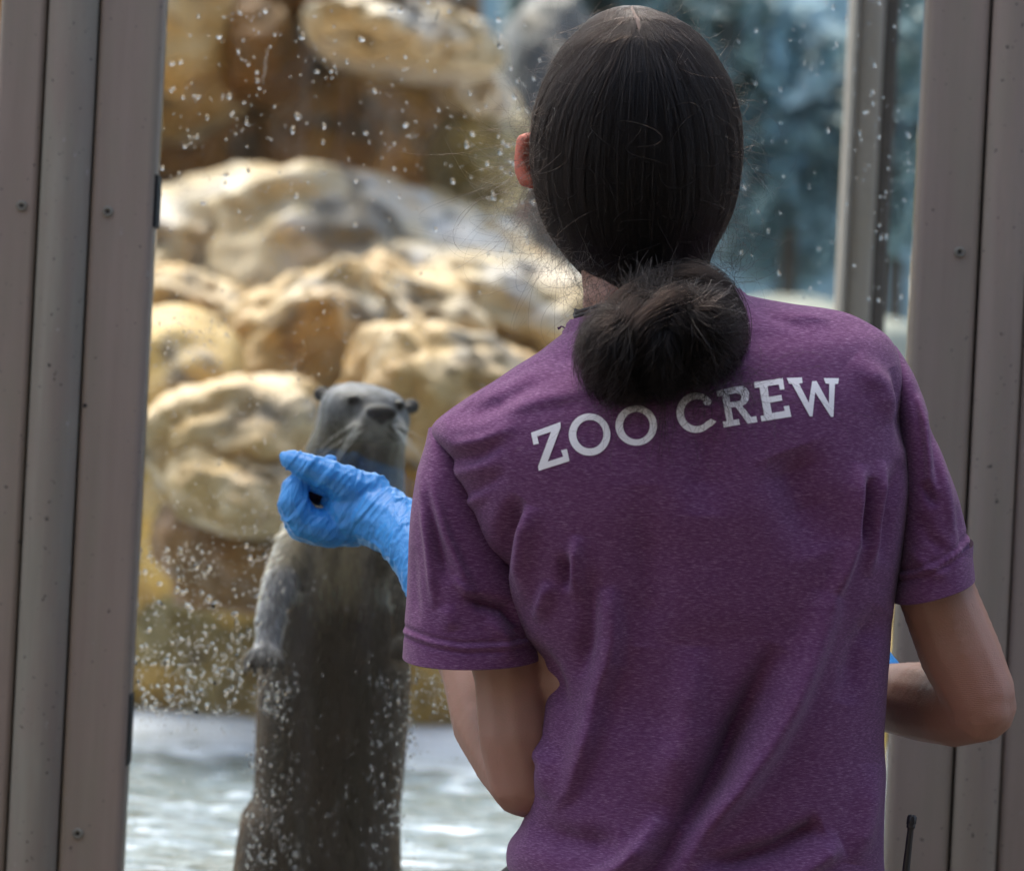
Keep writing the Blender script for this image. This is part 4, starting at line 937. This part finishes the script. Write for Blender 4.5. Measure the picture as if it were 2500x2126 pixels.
O.ball(o(918, 1040, .742), (orr(72), .036, orr(44))); O.ball(o(926, 1022, .722), (orr(48), .026, orr(32)))      # muzzle
O.ball(o(880, 1048, .730), (orr(36), .026, orr(28))); O.ball(o(962, 1052, .730), (orr(36), .026, orr(28)))      # whisker pads
def paw(pts, rad, tipu, tipv, spread, y):
    O.chain(pts, rad)
    for k in range(5):
        t = (k - 2) / 2; O.chain([o(tipu + t * spread * .6, tipv - 25, y), o(tipu + t * spread, tipv, y - .006), o(tipu + t * spread * 1.05, tipv + 16, y - .010)], [orr(13), orr(11), orr(8)])
paw([o(722, 1335, .752), o(688, 1420, .718), o(664, 1500, .700), o(655, 1560, .688), o(650, 1598, .680)], [orr(48), orr(43), orr(36), orr(29), orr(32)], 646, 1614, 44, .672)
paw([o(960, 1340, .752), o(985, 1420, .718), o(990, 1500, .700), o(985, 1560, .688), o(978, 1598, .680)], [orr(42), orr(38), orr(30), orr(24), orr(22)], 978, 1590, 18, .676)
for s in (-1, 1):
    c = 775 + s * 118; O.chain([o(c, 2140, .775), o(c, 2260, .745), o(c - s * 10, 2390, .735)], [orr(82), orr(72), orr(50)]); O.chain([o(c - s * 10, 2400, .74), o(c, 2405, .69)], [orr(45), orr(40)])
    for k in range(5): t = (k - 2) / 2; O.chain([o(c + t * 40, 2408, .69), o(c + t * 55, 2415, .665)], [orr(16), orr(11)])
O.chain([o(780, 2330, .87), o(800, 2400, .95), o(860, 2420, 1.08), o(960, 2430, 1.22)], [orr(95), orr(75), orr(52), orr(20)])
ov, of = O.fuse(.0030, 5)
body = mesh('body', ov, of, M_otter, ot)
for (u, v) in ((786, 962), (1003, 992)):
    E_ = Blob(); E_.ball(o(u, v, .775), (orr(21), .008, orr(19))); E_.ball(o(u + (7 if u < 900 else -7), v + 3, .768), (orr(12), .007, orr(10))); V, F = E_.fuse(.0015, 4); mesh('ear', V, F, M_otter_ear, ot)
# colours of the wet coat, painted per vertex: grey head, pale muzzle and chest, dark belly and paws; forearm sheen and shade by chin and forelegs painted in
def wgt(u, v, y, ru, rv, depth=9.0):
    c = np.array(P(u, v, y)); return np.exp(-((ov[:, 0] - c[0]) / (ru * K * 1.26)) ** 2 - ((ov[:, 2] - c[2]) / (rv * K * 1.26)) ** 2) * (ov[:, 1] < YO + .02) * (np.abs(ov[:, 1] - y) < depth)
coat = np.tile(np.array([.022, .0145, .0085]), (len(ov), 1))
def paint(w, c):
    global coat
    coat = coat * (1 - np.clip(w, 0, 1)[:, None]) + np.array(c)[None] * np.clip(w, 0, 1)[:, None]
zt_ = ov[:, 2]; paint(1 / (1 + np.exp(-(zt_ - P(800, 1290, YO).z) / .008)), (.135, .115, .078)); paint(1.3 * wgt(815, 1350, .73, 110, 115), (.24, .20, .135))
paint(.9 * wgt(910, 1150, .73, 75, 70), (.05, .042, .028)); paint(1 / (1 + np.exp(-(zt_ - P(880, 1035, YO).z) / .006)), (.15, .158, .182))  # first tone is the shade under the chin, put into the coat colour
paint(1.2 * wgt(925, 1050, .70, 62, 26), (.30, .29, .26)); paint(1.2 * wgt(864, 976, .73, 26, 18), (.03, .032, .036)); paint(1.2 * wgt(974, 990, .73, 26, 18), (.03, .032, .036)); paint(.7 * wgt(925, 965, .73, 16, 45), (.07, .075, .085))
for (u, v) in ((712, 1440), (706, 1500), (700, 1560)): paint(1.2 * wgt(u, v, .75, 34, 50, .06) * (ov[:, 1] > .712), (.010, .0075, .005))  # shadow beside the forearm, put into the coat colour
for (u, v) in ((690, 1430), (668, 1480), (660, 1530), (653, 1575)): paint(1.5 * wgt(u, v, .69, 34, 40, .045) * (ov[:, 1] < .712), (.16, .165, .195))  # wet highlight along the forearm, put into the coat colour
paint(1.4 * wgt(648, 1622, .67, 60, 24, .06) * (ov[:, 1] < .712), (.018, .016, .016))
for (u, v) in ((965, 1360), (985, 1430), (990, 1500), (985, 1560)): paint(1.3 * wgt(u, v, .71, 48, 55), (.010, .008, .006))  # shade on the right foreleg, put into the coat colour
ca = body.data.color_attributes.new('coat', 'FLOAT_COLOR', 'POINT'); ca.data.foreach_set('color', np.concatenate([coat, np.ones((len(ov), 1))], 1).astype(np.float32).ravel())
# nose, eyes, claws, whiskers
N_ = Blob(); N_.ball(o(931, 1008, .684), (orr(38), .012, orr(20))); N_.ball(o(913, 1012, .685), (orr(14), .008, orr(11))); N_.ball(o(950, 1014, .685), (orr(14), .008, orr(11))); N_.ball(o(932, 1024, .688), (orr(13), .007, orr(12)))
V, F = N_.fuse(.0012, 4); mesh('nose', V, F, M_nose, ot)
OB = BVHTree.FromPolygons([Vector(v) for v in ov.tolist()], of); cp_ = Vector((0, -D, CAMZ))
def on_skin(u, v, bv=None):
    d = (P(u, v, 0) - cp_).normalized(); h, n, i, L = OB.ray_cast(cp_, d); return h, n
for (u, v) in ((864, 976), (974, 990)):
    h, n = on_skin(u, v); V0, F0 = ICO[3]; q = h + Vector((0, .0004, 0)); mesh('eye', V0 * np.array([.0066, .005, .0056]) + np.array(q), F0, M_eye, ot)
for (tu, tv) in ((650, 1612),):
    for k in range(5):
        t = (k - 2) / 2; a = o(tu - 4 + t * 46, tv + 18, .664); b = o(tu - 4 + t * 50, tv + 38, .661); V, F = tube([a, a.lerp(b, .5) + Vector((0, -.002, 0)), b], [.0026, .0018, .0004], 6); mesh('claw', V, F, M_eye, ot)
ws = []
for s in (-1, 1):
    for k in range(9):
        a = np.array(o(920 + s * random.uniform(25, 50), 1035 + random.uniform(-8, 22), .703)); d = np.array([s * random.uniform(.6, 1), random.uniform(-.1, .25), -random.uniform(.1, .9)]); L = random.uniform(.025, .05)
        ws.append([a + d * L * t + np.array([0, 0, -.012 * t * t]) for t in np.linspace(0, 1, 8)])
hairs('whiskers', np.array(ws), np.full(18, .00022), m_hair('pale_whisker', (.55, .52, .46, 1)), ot)
# wet fur, combed downwards, in clumps
ofa = np.array([f[:3] for f in of]); A0, A1, A2 = ov[ofa[:, 0]], ov[ofa[:, 1]], ov[ofa[:, 2]]
fn = np.cross(A1 - A0, A2 - A0); ar = np.linalg.norm(fn, axis=1); fn /= ar[:, None] + 1e-12; m = 26000
pick = rng.choice(len(ofa), m, p=ar / ar.sum()); w = rng.random((m, 2)); w = np.where(w.sum(1, keepdims=True) > 1, 1 - w, w)
bp = A0[pick] + (A1 - A0)[pick] * w[:, :1] + (A2 - A0)[pick] * w[:, 1:]; bn = fn[pick]
ok = bp[:, 1] < YO + .03; bp, bn = bp[ok], bn[ok]; m = len(bp)
zz = (bp[:, 2] - ot.location.z)
head = zz > .455
dn = np.where(head[:, None], np.stack([(bp[:, 0] - P(925, 1015, .72).x) * 9, np.full(m, .4), (bp[:, 2] - P(925, 1015, .72).z) * 9], -1), np.array([0, -.05, -1.0])[None] + 0 * bp)
dn += np.stack([np.array([noise.noise(Vector(p * 70)) for p in bp]), np.zeros(m), np.zeros(m)], -1) * .6
dn -= bn * (dn * bn).sum(1)[:, None]; dn /= np.linalg.norm(dn, axis=1)[:, None] + 1e-9
fy = np.hypot(bp[:, 0] - P(931, 1005, .7).x, bp[:, 2] - P(931, 1005, .7).z)
Lf = np.where(fy < .034, .0028, np.where(head, .005, .013)) * rng.uniform(.6, 1.3, m); s = np.linspace(0, 1, 5)[None, :, None]
st = bp[:, None] - bn[:, None] * .0006 + dn[:, None] * s * Lf[:, None, None] + bn[:, None] * (.0028 * np.sin(s * 2.2)) * np.where(fy < .034, .10, np.where(head, .25, 1))[:, None, None]
hz = zz + .03 * rng.normal(0, 1, m)
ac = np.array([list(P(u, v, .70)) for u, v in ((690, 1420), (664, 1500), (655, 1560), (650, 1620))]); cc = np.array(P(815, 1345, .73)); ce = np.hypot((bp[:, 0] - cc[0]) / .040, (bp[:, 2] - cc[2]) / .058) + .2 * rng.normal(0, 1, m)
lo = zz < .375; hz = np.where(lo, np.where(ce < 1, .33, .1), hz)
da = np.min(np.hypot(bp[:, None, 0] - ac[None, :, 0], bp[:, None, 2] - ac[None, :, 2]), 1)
hz = np.where((da < .018) & (bp[:, 1] < YO - .070), 9.0, hz); hz = np.where((da >= .018) & (da < .040) & (zz < .36), .1, hz); hz = np.where((da < .022) & (bp[:, 1] < YO - .08) & (bp[:, 2] < P(650, 1612, .68).z), .1, hz)  # pale forearm strands carry the painted highlight, dark ones beside it the shadow
mz = (fy < .046) & (bp[:, 2] < P(931, 1010, .7).z) & (zz > .43); hz = np.where(mz, .42 + .02 * rng.normal(0, 1, m), hz)
bands = [('arm_sheen_fur', hz > 5, (.20, .205, .23, 1)), ('grey_fur', (hz > .47) & (hz < 5), (.052, .055, .063, 1)), ('muzzle_fur', (hz > .405) & (hz < .435) & mz, (.20, .195, .18, 1)), ('throat_fur', (hz > .375) & ~mz & (hz <= .47), (.15, .125, .085, 1)), ('chest_fur', (hz > .285) & (hz <= .375), (.42, .35, .22, 1)), ('belly_fur', hz <= .285, (.0075, .0042, .0022, 1))]
ey = np.minimum(np.hypot(bp[:, 0] - P(864, 976, .73).x, bp[:, 2] - P(864, 976, .73).z), np.hypot(bp[:, 0] - P(974, 990, .73).x, bp[:, 2] - P(974, 990, .73).z)); keep = ~(((fy < .015) | (ey < .007)) & head)
tone = rng.random(m)
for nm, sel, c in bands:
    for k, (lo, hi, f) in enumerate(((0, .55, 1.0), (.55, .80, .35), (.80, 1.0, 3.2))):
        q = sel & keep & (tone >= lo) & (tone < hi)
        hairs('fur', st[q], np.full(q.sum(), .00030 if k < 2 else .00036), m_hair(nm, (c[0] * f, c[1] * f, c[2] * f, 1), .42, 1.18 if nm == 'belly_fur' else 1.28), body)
